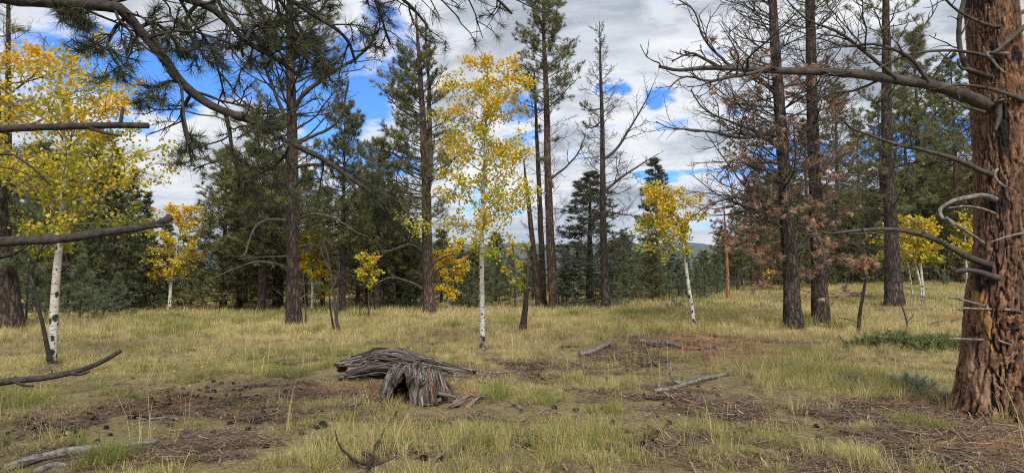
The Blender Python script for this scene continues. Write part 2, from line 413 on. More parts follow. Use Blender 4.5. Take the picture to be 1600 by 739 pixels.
def axis(lo, hi, fine_lo, fine_hi, st, gr=1.16):
    a = list(np.arange(fine_lo, fine_hi, st)); s = st; v = a[-1]
    while v < hi: s *= gr; v += s; a.append(v)
    s = st; v = a[0]; pre = []
    while v > lo: s *= gr; v -= s; pre.append(v)
    return np.array(pre[::-1]+a)
xs = axis(-9000, 9000, -14, 14, .10, 1.10); ys = axis(-300, 9000, 4.5, 28, .10, 1.05)
GX, GY = np.meshgrid(xs, ys)
GZ = gz(GX, GY)
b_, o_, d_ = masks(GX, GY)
GZ = GZ + .035*fbm(GX/.16, GY/.16, 0, 61, 2)*(GY < 32) + .02*b_*fbm(GX/.3, GY/.3, 0, 63, 2)*(GY < 32)
gg = G(); nx, ny = len(xs), len(ys); ii = np.arange(nx*ny).reshape(ny, nx)
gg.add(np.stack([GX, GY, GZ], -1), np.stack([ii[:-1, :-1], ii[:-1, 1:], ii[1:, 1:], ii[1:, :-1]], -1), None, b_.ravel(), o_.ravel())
m, t = mat('meadow_soil'); p = t.new('ShaderNodeTexCoord').outputs['Object']
a1, a2 = t.attr('rnd'), t.attr('mark'); a3 = t.attr('dark')
f1 = t.noise(p, 26, 6, .7); f2 = t.noise(p, 5, 5, .6); f3 = t.noise(t.scaled(p, (60, 95, 60)), 1, 4, .75)
thatch = t.ramp(f1, [(.25, (.09, .072, .042)), (.5, (.22, .175, .09)), (.75, (.36, .30, .16))])
soil = t.ramp(f3, [(.3, (.045, .035, .029)), (.5, (.12, .092, .072)), (.72, (.25, .20, .16))])
orange = t.ramp(f3, [(.28, (.17, .085, .045)), (.5, (.42, .225, .12)), (.75, (.55, .36, .22))])
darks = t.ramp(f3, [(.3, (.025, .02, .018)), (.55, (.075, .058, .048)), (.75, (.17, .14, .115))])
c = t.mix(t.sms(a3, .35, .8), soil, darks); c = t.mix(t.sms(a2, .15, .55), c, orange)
c = t.mix(t.sms(t.m('ADD', a1, t.m('MULTIPLY', t.m('SUBTRACT', f2, .5), .6)), .25, .62), thatch, c)
finish(m, t, c, 1.0, t.m('ADD', f3, t.m('MULTIPLY', f1, .8)), .9, .025)
ground = gg.build('ground', m, None, True); ground['kind'] = 'structure'
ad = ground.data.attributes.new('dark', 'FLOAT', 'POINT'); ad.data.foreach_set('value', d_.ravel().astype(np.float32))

# far wooded ridges
def ridge(y, amp, base, seed, x0, x1, n, name):
    m2, t2 = mat(name+'_forest'); q = t2.new('ShaderNodeTexCoord').outputs['Object']
    finish(m2, t2, t2.ramp(t2.noise(q, .012, 6, .7), [(.35, (.03, .045, .03)), (.6, (.07, .085, .05)), (.75, (.19, .17, .10))]), 1.)
    X_ = np.linspace(x0, x1, n); V = []; K = 14
    for j in range(K):
        s = j/(K-1); yy = y + (s-.5)*y*.45
        prof = math.sin(math.pi*s)**.8
        h = (base + amp*fbm(X_/(y*.22), np.full(n, yy/(y*.3)), 0, seed, 4)*1.3)*prof - 40*(1-prof)
        V.append(np.stack([X_, np.full(n, yy), h-9], -1))
    g2 = G(); ix = np.arange(n*K).reshape(K, n)
    g2.add(np.concatenate(V), np.stack([ix[:-1, :-1], ix[:-1, 1:], ix[1:, 1:], ix[1:, :-1]], -1))
    o = g2.build(name, m2, None, True); o['kind'] = 'structure'; return o
ridge(2600, 40, 34, 5, -3400, 3400, 160, 'hill')
ridge(6800, 150, 330, 11, -8000, 8000, 200, 'mountain')

# ------------------------------------------------------------------ scattered ground cover (geometry nodes, kind stuff)
def scatter(name, pts, rot, scl, rnd, idx, meshes):
    col = bpy.data.collections.new(name+'_sources')
    for i, me in enumerate(meshes):
        o = bpy.data.objects.new('%s_tuft_%02d' % (name, i), me); col.objects.link(o)
    me = bpy.data.meshes.new(name); n = len(pts)
    me.vertices.add(n); me.vertices.foreach_set('co', pts.astype(np.float32).ravel())
    for nm, ty, ar in (('rot', 'FLOAT_VECTOR', rot), ('scl', 'FLOAT', scl), ('hue', 'FLOAT', rnd), ('idx', 'INT', idx)):
        at_ = me.attributes.new(nm, ty, 'POINT')
        at_.data.foreach_set('vector' if ty == 'FLOAT_VECTOR' else 'value', np.asarray(ar).astype(np.int32 if ty == 'INT' else np.float32).ravel())
    me.materials.append(meshes[0].materials[0])
    o = bpy.data.objects.new(name, me); C.objects.link(o); o['kind'] = 'stuff'
    ng = bpy.data.node_groups.new(name+'_scatter', 'GeometryNodeTree')
    ng.interface.new_socket('Geometry', in_out='INPUT', socket_type='NodeSocketGeometry'); ng.interface.new_socket('Geometry', in_out='OUTPUT', socket_type='NodeSocketGeometry')
    N = ng.nodes; L = ng.links
    gi, go = N.new('NodeGroupInput'), N.new('NodeGroupOutput'); ip = N.new('GeometryNodeInstanceOnPoints'); ci = N.new('GeometryNodeCollectionInfo')
    ci.inputs['Collection'].default_value = col; ci.inputs['Separate Children'].default_value = True; ci.inputs['Reset Children'].default_value = True
    def na(nm, ty):
        a = N.new('GeometryNodeInputNamedAttribute'); a.data_type = ty; a.inputs['Name'].default_value = nm; return a.outputs['Attribute']
    L.new(gi.outputs[0], ip.inputs['Points']); L.new(ci.outputs[0], ip.inputs['Instance']); ip.inputs['Pick Instance'].default_value = True
    L.new(na('idx', 'INT'), ip.inputs['Instance Index']); L.new(na('rot', 'FLOAT_VECTOR'), ip.inputs['Rotation']); L.new(na('scl', 'FLOAT'), ip.inputs['Scale'])
    L.new(ip.outputs[0], go.inputs[0])
    md = o.modifiers.new('scatter', 'NODES'); md.node_group = ng
    return o
def grass_mesh(name, n, h, wd, spread, bend, m, seed, rad=.06):
    r = np.random.default_rng(seed); g2 = G()
    a = r.random(n)*6.283; rr = rad*np.sqrt(r.random(n)); base = np.stack([rr*np.cos(a), rr*np.sin(a), np.zeros(n)-.02], -1)
    la = a + r.normal(0, .9, n); out = np.stack([np.cos(la), np.sin(la), np.zeros(n)], -1); lean = (spread*r.random(n))[:, None]
    hh = (h*(.45+.65*r.random(n)))[:, None]; up = np.array([0, 0, 1.])
    d0 = nrm(up + out*lean); d1 = nrm(up + out*(lean+bend*r.random((n, 1)))); d2 = nrm(up*.75 + out*(lean+2.2*bend*r.random((n, 1))))
    p1 = base+d0*hh*.45; p2 = p1+d1*hh*.33; p3 = p2+d2*hh*.26
    s = nrm(np.cross(out + r.normal(0, .5, (n, 3)), up))*wd*.5
    V = np.stack([base-s, base+s, p1-s*.85, p1+s*.85, p2-s*.55, p2+s*.55, p3], 1)
    k = (np.arange(n)*7)[:, None]
    q = np.concatenate([k+np.array([[0, 1, 3, 2]]), k+np.array([[2, 3, 5, 4]])]); tr = k+np.array([[4, 5, 6]])
    g2.add(V, q, tr, np.repeat(r.random(n), 7))
    return g2.mesh(name, m)
def grassmat(name, stops):
    m, t = mat(name); a = t.attr('hue', 'INSTANCER'); b = t.attr('rnd')
    f = t.m('ADD', a, t.m('MULTIPLY', t.m('SUBTRACT', b, .5), .42))
    return finish(m, t, t.ramp(f, stops), .65, transl=.3, spec=.2)
M['grass'] = grassmat('dry_meadow_grass', [(0, (.09, .135, .03)), (.2, (.18, .205, .055)), (.42, (.33, .31, .105)), (.62, (.50, .42, .18)), (.82, (.62, .52, .29)), (1, (.40, .27, .15))])
M['litter'] = foliage('needle_litter', [(0, (.06, .044, .035)), (.35, (.16, .10, .065)), (.75, (.28, .18, .11)), (1, (.40, .32, .24))], .1, .9)
M['sage'] = grassmat('grey_green_sage', [(0, (.13, .16, .11)), (.5, (.24, .27, .20)), (1, (.36, .38, .28))])

rg = np.random.default_rng(7)
def rand_pts(n, y0, y1, pad=1.5):
    y = np.sqrt(rg.random(n)*(y1**2-y0**2)+y0**2); x = (rg.random(n)*2-1)*(y*.80+pad); return x, y
GP, GS, GH, GI = [], [], [], []
def grass_layer(n, y0, y1, kinds, hfun, huefun, keep):
    x, y = rand_pts(n, y0, y1); b, o, d = masks(x, y)
    k = rg.random(n) < keep(x, y, b); x, y, b = x[k], y[k], b[k]
    GP.append(np.stack([x, y, gz(x, y)], -1)); GS.append(hfun(x, y, b)*(.6+.7*rg.random(len(x)))); GH.append(huefun(x, y, b)); GI.append(rg.choice(kinds, len(x)))
clump = lambda x, y: sstep(-.12, .30, fbm(x/.5, y/.5, 0, 71, 3) + .5*fbm(x/2.3, y/2.3, 0, 73, 3))
gold = lambda x, y: .455 + .19*sstep(11, 20, y) + .46*fbm(x/2.6, y/4, 0, 75, 3) + .30*fbm(x/.6, y/.6, 0, 76, 2) + rg.normal(0, .09, np.shape(x))
# short mixed turf near the viewer
grass_layer(52000, 4.2, 14, [0, 1, 2, 3], lambda x, y, b: .26+.44*clump(x, y), lambda x, y, b: gold(x, y)+.03+.16*b, lambda x, y, b: (1-.80*b)*(.25+.75*clump(x, y)))
# taller clumps
grass_layer(4200, 4.6, 15, [4, 5, 6], lambda x, y, b: .5+.4*rg.random(len(x)), lambda x, y, b: gold(x, y)-.02, lambda x, y, b: np.clip(1-1.2*b, 0, 1)*sstep(.35, .8, clump(x, y)))
# golden meadow
grass_layer(52000, 12, 30, [4, 5, 6, 7], lambda x, y, b: (.34+.66*sstep(13, 23, y))*(.55+.5*clump(x, y)), lambda x, y, b: gold(x, y)-.03, lambda x, y, b: (1-.97*b)*(.25+.75*clump(x, y)))
grass_layer(52000, 29, 75, [7, 8], lambda x, y, b: (1.05-.4*sstep(.2, .5, x/y))*(.8+.2*clump(x, y)), lambda x, y, b: gold(x, y)-.02-.12*sstep(.2, .5, x/y), lambda x, y, b: (1-.9*b)*(.6+.4*clump(x, y)))
grass_layer(5200, 6, 34, [9], lambda x, y, b: .6+.5*rg.random(len(x)), lambda x, y, b: .72+.2*rg.random(len(x)), lambda x, y, b: (1-.7*b)*sstep(-.1, .5, fbm(x/1.5, y/1.5, 0, 81, 3)))
# green and tall tussocks the photograph shows in particular places
for px, py, rx, ry, n, hue, sc in [(1215, 524, 50, 10, 160, .12, 1.2), (1300, 590, 110, 30, 420, .36, 1.55), (1250, 555, 70, 18, 200, .34, 1.2), (165, 722, 28, 12, 60, .14, 1.2), (775, 618, 22, 14, 50, .12, 1.1), (640, 595, 60, 30, 40, .3, .8),
                                (420, 555, 60, 16, 90, .32, 1.2), (318, 590, 25, 8, 30, .12, 1.0), (1430, 668, 28, 12, 80, .16, .9), (500, 560, 40, 10, 50, .35, 1.1), (640, 690, 90, 28, 150, .42, 1.0), (760, 690, 80, 30, 140, .3, 1.1), (1085, 500, 120, 14, 340, .46, 1.6), (1000, 500, 90, 16, 250, .52, 1.5),
                                (1350, 600, 80, 18, 140, .3, 1.3), (900, 690, 80, 26, 130, .3, 1.1), (345, 505, 60, 14, 120, .4, 1.4), (1085, 508, 40, 6, 60, .2, 1.3), (1020, 500, 26, 10, 60, .3, 1.4), (560, 690, 60, 30, 80, .4, 1.), (1340, 720, 60, 16, 90, .5, 1.0), (1230, 600, 60, 20, 100, .42, 1.2), (950, 600, 80, 14, 80, .45, .9)]:
    c = hit(px, py); ya = hit(px, py-ry)[1]; yb = hit(px, py+ry)[1]
    x = c[0]+rg.normal(0, .5, n)*rx/F*c[1]; y = c[1]+rg.normal(0, .5, n)*(ya-yb)*.5; y = np.maximum(y, 4)
    GP.append(np.stack([x, y, gz(x, y)], -1)); GS.append(sc*.70*(.4+.6*rg.random(n))); GH.append(np.clip(hue+.10+rg.normal(0, .12, n), 0, 1)); GI.append(rg.choice([4, 5, 6], n))
gm = [grass_mesh('short_tuft', 17, .17, .0045, 1.3, 1.0, M['grass'], 10+i, .07) for i in range(4)] + [grass_mesh('tall_tuft', 26, .34, .0052, .6, .6, M['grass'], 20+i, .07) for i in range(3)] + [grass_mesh('meadow_tuft', 22, .34, .014, .4, .35, M['grass'], 30, .16), grass_mesh('far_tuft', 22, .40, .024, .4, .3, M['grass'], 31, .28), grass_mesh('stalk_tuft', 6, .62, .005, .35, .35, M['grass'], 32, .1)]
P_ = np.concatenate(GP); n = len(P_)
grass = scatter('grass', P_, np.stack([rg.normal(0, .12, n), rg.normal(0, .12, n), rg.random(n)*6.283], -1), np.concatenate(GS), np.clip(np.concatenate(GH), 0, 1), np.concatenate(GI), gm)
tag(grass, 'dry golden and olive grass growing all over the meadow', 'grass')

def litter_mesh(name, n, L, wd, m, seed):
    r = np.random.default_rng(seed); g2 = G(); a = r.random(n)*6.283; c = np.stack([r.normal(0, .09, n), r.normal(0, .09, n), r.random(n)*.018+.004], -1)
    d = np.stack([np.cos(a), np.sin(a), r.normal(0, .12, n)], -1)*(L*(.5+r.random(n)))[:, None]*.5; s = nrm(np.cross(d, [0, 0, 1.]))*wd*.5
    g2.add(np.stack([c-d-s, c-d+s, c+d+s, c+d-s], 1), np.arange(n*4).reshape(-1, 4), None, np.repeat(r.random(n), 4)); return g2.mesh(name, m)
x, y = rand_pts(60000, 4.2, 22); b, o, d = masks(x, y); k = rg.random(len(x)) < (b*.8+.06)*(1-.7*sstep(.4, .9, o)); x, y = x[k], y[k]; n = len(x)
lit = scatter('needle_litter', np.stack([x, y, gz(x, y)+.012], -1), np.stack([rg.normal(0, .1, n), rg.normal(0, .1, n), rg.random(n)*6.283], -1), .6+.8*rg.random(n), rg.random(n), rg.integers(0, 4, n),
              [litter_mesh('litter', 16, .12, .0045, M['litter'], 50+i) for i in range(3)]+[litter_mesh('litter', 5, .22, .011, M['litter'], 55)])
tag(lit, 'brown fallen pine needles and bark scraps on the bare soil', 'litter')

# ------------------------------------------------------------------ conifers
KIND = {  # side twigs: number, length share; twiglets; needle bundles
    'live': dict(n2=8, l2=.42, n3=3, l3=.30, needles='needle', nn=26, nl=.17, nw=.011, spread=1.35, up2=.16, t0=.3, wig=.16, ntip=1),
    'dense': dict(n2=9, l2=.42, n3=4, l3=.34, needles='needle', nn=26, nl=.19, nw=.013, spread=1.4, up2=.14, t0=.2, wig=.16, ntip=1),
    'sparse': dict(n2=6, l2=.42, n3=3, l3=.34, needles='needle', nn=24, nl=.17, nw=.011, spread=1.35, up2=.14, t0=.45, wig=.2, ntip=1),
    'pale': dict(n2=9, l2=.42, n3=3, l3=.34, needles='needle_pale', nn=26, nl=.20, nw=.012, spread=1.3, up2=.14, t0=.2, wig=.16, ntip=1),
    'dead': dict(n2=9, l2=.42, n3=6, l3=.42, needles=None, up2=.05, t0=.18, wig=.2),
    'fine': dict(n2=10, l2=.46, n3=8, l3=.45, needles=None, up2=.05, t0=.15, wig=.2),
    'stick': dict(n2=5, l2=.30, n3=2, l3=.4, needles=None, up2=.02, t0=.3, wig=.22),
    'bare': dict(n2=0, l2=0, n3=0, l3=0, needles=None, up2=0, t0=.3, wig=.1),
    'brown': dict(n2=7, l2=.40, n3=3, l3=.36, needles='needle_brown', nn=26, nl=.18, nw=.017, spread=.8, up2=.02, t0=.25, wig=.2, keep=.6, droop=.6),
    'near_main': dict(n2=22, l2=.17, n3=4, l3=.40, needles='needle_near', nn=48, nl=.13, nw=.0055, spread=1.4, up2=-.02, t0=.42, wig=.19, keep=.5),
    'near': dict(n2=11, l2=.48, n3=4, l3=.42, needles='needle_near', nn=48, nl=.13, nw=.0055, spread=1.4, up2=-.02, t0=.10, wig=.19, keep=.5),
}
class Tree:
    def __init__(s, name, path, barkm, label, cat='tree', group=None, seed=0, limbm='limb', S=46, sides=18, world=None, rough=.10, flare=.20, wig=.018, late=False, fat=.90):
        s.rng = np.random.default_rng(seed+1000); s.limbm = limbm; s.limbs = []
        if world is None:
            b = hit(path[0][0], path[0][1]) if len(path[0]) == 3 else at(path[0][0], path[0][1], path[0][3])
            s.Y = b[1]
            pts = [np.append(b - np.array([0, 0, .25]), path[0][2]*fat/2/F*s.Y)] + [np.append(at(q[0], q[1], s.Y), q[2]*fat/2/F*s.Y) for q in path]
            pts[1][:3] = b
        else: pts = world; b = np.array(world[0][:3]) + np.array([0, 0, .25]); s.Y = b[1]
        s.base = b; s.path = smooth_path(pts, S, wig, s.rng); s.path[:, 3] = np.maximum(s.path[:, 3], .006)
        z = s.path[:, 2]-b[2]; s.path[:, 3] *= 1 + flare*np.exp(-np.maximum(z, 0)/(.9*s.path[3, 3]*2+.05))
        s.root = empty(name, b, label, cat, group)
        g_ = G(); sd_ = s.rng.integers(999)
        fn = lambda P, a: 1 + rough*(fbm(np.cos(a)*2.1 + 0*P[..., :1], np.sin(a)*2.1 + 0*P[..., :1], P[..., 2:3]*1.6, sd_, 3) + .8*fbm(np.cos(a)*5 + 0*P[..., :1], np.sin(a)*5 + 0*P[..., :1], P[..., 2:3]*3.5, sd_+5, 2))
        P = smooth_path(s.path, S*3); tubes(g_, P[:, :3], P[:, 3], sides, bark=fn)
        s.tg = g_; s.barkm = barkm
        if not late: s.trunk = g_.build('trunk', M[barkm], s.root, True, b)
    def at_t(s, t):
        f = np.clip(t, 0, 1)*(len(s.path)-1); k = np.minimum(f.astype(int), len(s.path)-2); u = (f-k)[:, None]
        return s.path[k]*(1-u)+s.path[k+1]*u
    def t_of_py(s, py):
        _, q = topx(s.path[:, :3]); return float(np.interp(-py, -q, np.linspace(0, 1, len(q))))
    def auto(s, n, t0, t1, L0, L1, e0, e1, kind, bias=None, r=.035, up=.06, px=True, wig=None, S=9, pw=1.):
        """n limbs; from row/t t0 (low) to t1 (high): length L0->L1, elevation e0->e1 in degrees"""
        g_ = s.rng
        if px: t0, t1 = s.t_of_py(t0), s.t_of_py(t1)
        u = np.sort((np.arange(n)+g_.random(n))/n); t = t0+(t1-t0)*u; p = s.at_t(t)
        a = g_.random()*6.28 + np.arange(n)*2.399 + g_.normal(0, .4, n)
        if bias is not None:
            k = g_.random(n) < .6; a = np.where(k, bias+g_.normal(0, .6, n), a)
        e = np.radians(e0+(e1-e0)*u + g_.normal(0, 9, n)); L = (L1+(L0-L1)*(1-u)**pw)*(.55+.65*g_.random(n))
        d = np.stack([np.cos(a)*np.cos(e), np.sin(a)*np.cos(e), np.sin(e)], -1)
        P = grow(p[:, :3], d, L, S, KIND[kind]['wig']*.55 if wig is None else wig, up, g_)
        rr = np.minimum(r*(.5+.5*L/max(L0, L1)), p[:, 3]*.6)
        Rr = rr[:, None]*np.linspace(1, .28, S)[None]
        for i in range(n): s.limbs.append((P[i], Rr[i], kind))
        return s
    def limb(s, pts, w0, w1, kind, dY=0., Y0=None, S=14, wig=.055):
        S = S*2 if w0/F*(Y0 or s.Y) > .06 else S
        """one limb through photograph points; dY: how much deeper its tip lies than its root"""
        Y0 = s.Y if Y0 is None else Y0; n = len(pts)
        q = [at(x, y, Y0+dY*i/(n-1)) for i, (x, y) in enumerate(pts)]
        P = smooth_path(q, S, wig, s.rng)
        Rr = np.linspace(w0, w1, S)/2/F*np.linspace(Y0, Y0+dY, S)
        s.limbs.append((P, Rr, kind)); return s
    def done(s, joined=False, limb_name='branch', crown='needles', limb_sides=7, minr=.0035):
        g_ = s.rng; by = {}
        out = [dict(w=[], n=[]) for _ in s.limbs]
        for i, (P, Rr, k) in enumerate(s.limbs):
            by.setdefault((k, len(P)), []).append(i)
        for (k, S), ids in by.items():
            K = KIND[k]; P = np.stack([s.limbs[i][0] for i in ids]); Rr = np.stack([s.limbs[i][1] for i in ids])
            L1 = np.linalg.norm(np.diff(P, axis=1), axis=-1).sum(1); N = len(ids)
            tips_c, tips_d, tips_o = [P[:, -1]], [nrm(P[:, -1]-P[:, -2])], [np.arange(N)]
            if K['n2']:
                n2 = K['n2']
                st, d, par, tt = kids(P, n2, K['t0'], 1., R(52), g_)
                l = L1[par]*K['l2']*(1.15-.75*tt)*(.6+.7*g_.random(len(par))); l = np.clip(l, .06, 1.6)
                f = tt*(S-1); kk = np.minimum(f.astype(int), S-2); rpar = Rr[par, kk]
                P2 = grow(st, d, l, 6, K['wig'], K['up2'], g_); r2 = np.maximum(np.minimum(rpar*.55, .006+.012*l), minr)
                R2 = r2[:, None]*np.linspace(1, .45, 6)
                st3, d3, par3, t3 = kids(P2, K['n3'], .22, 1., R(48), g_, .7)
                l3 = np.clip(l[par3]*K['l3']*(1.2-.6*t3)*(.6+.8*g_.random(len(par3))), .05, .6)
                P3 = grow(st3, d3, l3, 4, K['wig'], K['up2'], g_); r3 = np.maximum(r2[par3]*.6, minr*.8); R3 = r3[:, None]*np.linspace(1, .5, 4)
                o2, o3 = par, par[par3]
                tips_c += [P2[:, -1], P3[:, -1]]; tips_d += [nrm(P2[:, -1]-P2[:, -2]), nrm(P3[:, -1]-P3[:, -2])]; tips_o += [o2, o3]
                for j in range(N):
                    a, b = o2 == j, o3 == j
                    out[ids[j]]['w'] += [(P2[a], R2[a], 4), (P3[b], R3[b], 3)]
            if K['needles']:
                c = np.concatenate(tips_c); d = np.concatenate(tips_d); o = np.concatenate(tips_o)
                kp = g_.random(len(c)) < K.get('keep', 1.); c, d, o = c[kp], d[kp], o[kp]
                for j in range(N):
                    a = o == j
                    out[ids[j]]['n'].append((c[a], d[a], K))
        if joined: gl, gn = s.tg, G()
        for i, (P, Rr, k) in enumerate(s.limbs):
            if not joined: gl, gn = G(), G()
            tubes(gl, P, Rr, limb_sides, bark=None if joined else (lambda P_, a, i=i, q_=(11. if k in ('bare', 'stick', 'near', 'near_main') else 5.): 1+.34*fbm(P_[..., :1]*q_+np.cos(a)*1.5, P_[..., 1:2]*q_+np.sin(a)*1.5, P_[..., 2:3]*q_, i, 3)), cap=(k in ('stick', 'bare') and not joined), rnd=[.5])
            for a, b, sd_ in out[i]['w']: tubes(gl, a, b, sd_)
            for c, d, K in out[i]['n']:
                if len(c): tufts(gn, c, d, K['nn'], K['nl']*(.75+.5*g_.random(len(c))), K['nw'], g_, K['spread'], K.get('droop', 0.))
            if not joined:
                lm = "dead" if k in ('dead', 'stick', 'brown', 'bare', 'fine') and s.limbm == 'limb' else s.limbm
                if k == 'grey': lm = 'grey_wood'
                o = gl.build(limb_name, M[lm], s.root, True, s.base)
                if gn.n: gn.build(crown, M[KIND[k]['needles']], o, False, s.base)
        if joined:
            gl.build('trunk', M[s.barkm], s.root, True, s.base)
            if gn.n: gn.build('crown', M[KIND[s.limbs[0][2]]['needles']], s.root, False, s.base)
        return s
KIND['grey'] = dict(KIND['bare'])

PI = math.pi
# the big pine in the middle left
T = Tree('ponderosa_pine', [(459, 508, 26), (457, 440, 22), (456, 330, 20), (456, 230, 18), (453, 120, 15), (452, 0, 12), (452, -170, 7), (452, -290, 2)], 'bark_dark', 'tall dark-barked pine with drooping dead lower limbs, left of the weathered log', group=None, seed=1)
T.limb([(460, 172), (474, 150), (500, 128), (530, 108), (560, 88), (582, 66), (588, 40)], 8, 3, 'live', -1)
T.limb([(460, 228), (485, 214), (515, 200), (535, 178), (540, 150), (545, 128)], 6, 3, 'stick', -1)
T.limb([(458, 262), (490, 258), (520, 262), (548, 282), (560, 300)], 6, 2, 'sparse', -1.5)
T.limb([(454, 200), (440, 170), (424, 130), (412, 95), (405, 60)], 7, 3, 'live', -.5)
T.limb([(453, 180), (428, 176), (405, 178), (385, 170), (360, 150)], 5, 2, 'dead', 1)
T.limb([(452, 345), (425, 343), (402, 352), (390, 375), (384, 395), (376, 402)], 6, 2.5, 'stick', -1)
T.limb([(452, 420), (430, 412), (400, 408), (372, 418), (345, 430), (322, 438)], 4, 1.5, 'bare', -1)
T.limb([(452, 400), (430, 402), (400, 402), (372, 405)], 3, 1.5, 'stick', .5)
T.limb([(461, 345), (480, 336), (500, 336), (530, 345), (556, 362), (575, 370)], 4, 1.5, 'stick', -1)
T.limb([(461, 388), (480, 382), (505, 386)], 3, 1.2, 'stick', .8)
T.limb([(461, 470), (476, 462), (490, 452)], 3, 1.2, 'bare', .3)
T.auto(54, 120, -280, 3.4, .7, 8, 40, 'dense', r=.045, pw=.6).auto(18, 230, 60, 3.6, 3.6, 15, 35, 'sparse', r=.045)
T.auto(14, 340, 150, 1.9, 2.2, 5, 25, 'sparse', r=.035).auto(13, 470, 240, 1.2, 1.7, -12, 10, 'dead', r=.022)
T.done()
# the second pine, right of it
T = Tree('ponderosa_pine', [(671, 493, 21), (668, 380, 18), (665, 260, 15), (659, 160, 10), (653, 70, 6), (649, 8, 2)], 'bark_red', 'pine with forked bare top and bushy green crown, just left of the tall yellow aspen', seed=2)
T.limb([(667, 300), (671, 240), (669, 160), (666, 90), (664, 30)], 11, 2, 'dead', .4)
T.limb([(662, 396), (648, 386), (634, 384), (612, 392), (590, 394), (572, 402), (560, 420)], 6, 2, 'live', -1.5)
T.limb([(664, 453), (648, 444), (630, 437), (610, 433), (592, 441), (574, 450)], 5, 2, 'stick', -1)
T.limb([(674, 414), (690, 404), (708, 398), (730, 396)], 4, 1.5, 'bare', -.6)
T.limb([(675, 429), (690, 418), (705, 413), (718, 412)], 4, 1.5, 'bare', -.6)
T.limb([(664, 432), (650, 427), (638, 428)], 3, 1, 'stick', .5)
T.limb([(668, 268), (690, 262), (712, 246), (730, 236)], 5, 2, 'live', -.5)
T.limb([(662, 270), (640, 258), (615, 240), (590, 235)], 5, 2, 'dense', -1)
T.auto(64, 355, 100, 3.5, 1.5, 0, 25, 'dense', bias=PI, r=.04, pw=.6).auto(34, 170, 12, 1.7, .6, 15, 45, 'dead', r=.02).auto(8, 440, 330, 1.2, 1.6, -8, 5, 'dead', r=.02)
T.auto(22, 330, 60, 1.8, 1.0, 5, 30, 'live', bias=0, r=.03)
T.done()
# cluster right of the aspen
T = Tree('ponderosa_pine', [(866, 486, 18), (861, 380, 15), (856, 270, 12.5), (853, 150, 10), (850, 50, 6), (849, -30, 2)], 'bark_red', 'tall straight pine with narrow green top, in the cluster behind the yellow aspen', seed=3)
T.auto(58, 175, -25, 2.5, .7, 0, 40, 'dense', r=.03, pw=.6).auto(5, 290, 170, .8, 1.2, 10, 20, 'sparse', r=.02).auto(30, 420, 160, 2.0, 1.8, 0, 25, 'dead', r=.02)
T.limb([(868, 430), (885, 412), (900, 395), (925, 375)], 5, 1.5, 'dead', .5).limb([(860, 280), (885, 260), (905, 235), (915, 210)], 4, 1.2, 'dead', -.5); T.done(minr=.006)
T = Tree('ponderosa_pine', [(849, 482, 12), (846, 380, 10), (842, 280, 8), (838, 190, 5.5), (835, 110, 2)], 'bark_red', 'thin bare-topped pine stem, close left of the straight green-topped pine', seed=4)
T.auto(24, 420, 120, 1.2, .6, 0, 30, 'dead', r=.018); T.done(minr=.006)
T = Tree('ponderosa_pine', [(843, 484, 12), (838, 430, 11), (831, 370, 9), (825, 310, 7), (818, 250, 2)], 'bark_red', 'reddish pine stem leaning left, leftmost of the cluster behind the aspen', seed=5)
T.auto(10, 400, 260, 1., .6, 5, 30, 'dead', r=.018); T.done(minr=.006)
# dead-topped pine
T = Tree('dead_pine', [(946, 486, 16), (943, 390, 12.5), (941, 290, 10), (940, 180, 7), (938, 100, 4), (937, 34, 1.2)], 'bark_grey', 'bare dead pine with fine upswept twigs, standing before the broad spruce', seed=6)
T.auto(80, 420, 42, 2.7, .5, 0, 38, 'fine', r=.024, up=.05).limb([(942, 250), (965, 232), (985, 200), (1005, 165), (1022, 130)], 5, 1.2, 'dead', -.5).limb([(942, 300), (975, 275), (1005, 255), (1030, 240)], 5, 1.2, 'dead', -.5)
T.limb([(944, 330), (975, 335), (1000, 338)], 3.5, 1, 'dead', -1).limb([(938, 420), (915, 396), (905, 375)], 2.5, 1, 'bare', -.5).limb([(944, 395), (955, 385), (968, 378)], 2.5, 1, 'bare', -.5).limb([(940, 170), (922, 172), (908, 165)], 3, 1, 'live', 0).limb([(940, 190), (925, 200), (915, 195)], 3, 1, 'live', -.6); T.done(minr=.007)
# dying pines on the right
T = Tree('dying_pine', [(1241, 514, 30), (1234, 410, 25), (1223, 260, 21), (1212, 120, 18), (1204, 0, 14), (1196, -150, 8), (1192, -270, 2)], 'bark_grey', 'large dying pine with bare branches and hanging rust-brown needles, beside the charred-base pine', seed=7)
T.limb([(1216, 150), (1180, 118), (1140, 100), (1100, 60), (1085, 20), (1060, 0)], 7, 2, 'dead', -1).limb([(1222, 215), (1180, 205), (1140, 190), (1100, 170), (1080, 140)], 6, 2, 'dead', -1).limb([(1220, 200), (1170, 215), (1110, 205), (1050, 200), (1025, 190)], 6, 1.5, 'dead', -1.2)
T.limb([(1232, 330), (1190, 325), (1150, 310), (1110, 320), (1080, 340)], 5, 1.5, 'brown', -1).limb([(1232, 360), (1200, 345), (1160, 350), (1130, 375)], 4, 1.5, 'brown', -1).limb([(1226, 270), (1180, 262), (1150, 250), (1120, 275)], 5, 1.5, 'brown', -.8)
T.limb([(1238, 400), (1262, 368), (1280, 376), (1288, 400), (1284, 430)], 5, 1.5, 'stick', -1)
T.auto(92, 350, -230, 3.4, 1.2, 0, 40, 'fine', r=.035, bias=PI).auto(46, 450, 120, 1.8, 2.6, -10, 12, 'brown', r=.02, bias=PI).auto(10, 200, -200, 2, 1, 10, 40, 'dead', r=.03); T.done(minr=.005)
T = Tree('dying_pine', [(1282, 504, 28), (1276, 360, 23), (1270, 200, 19), (1264, 0, 15), (1256, -200, 5)], 'bark_dark', 'dying pine with blackened base and mostly bare limbs, right beside the larger dying pine', seed=8)
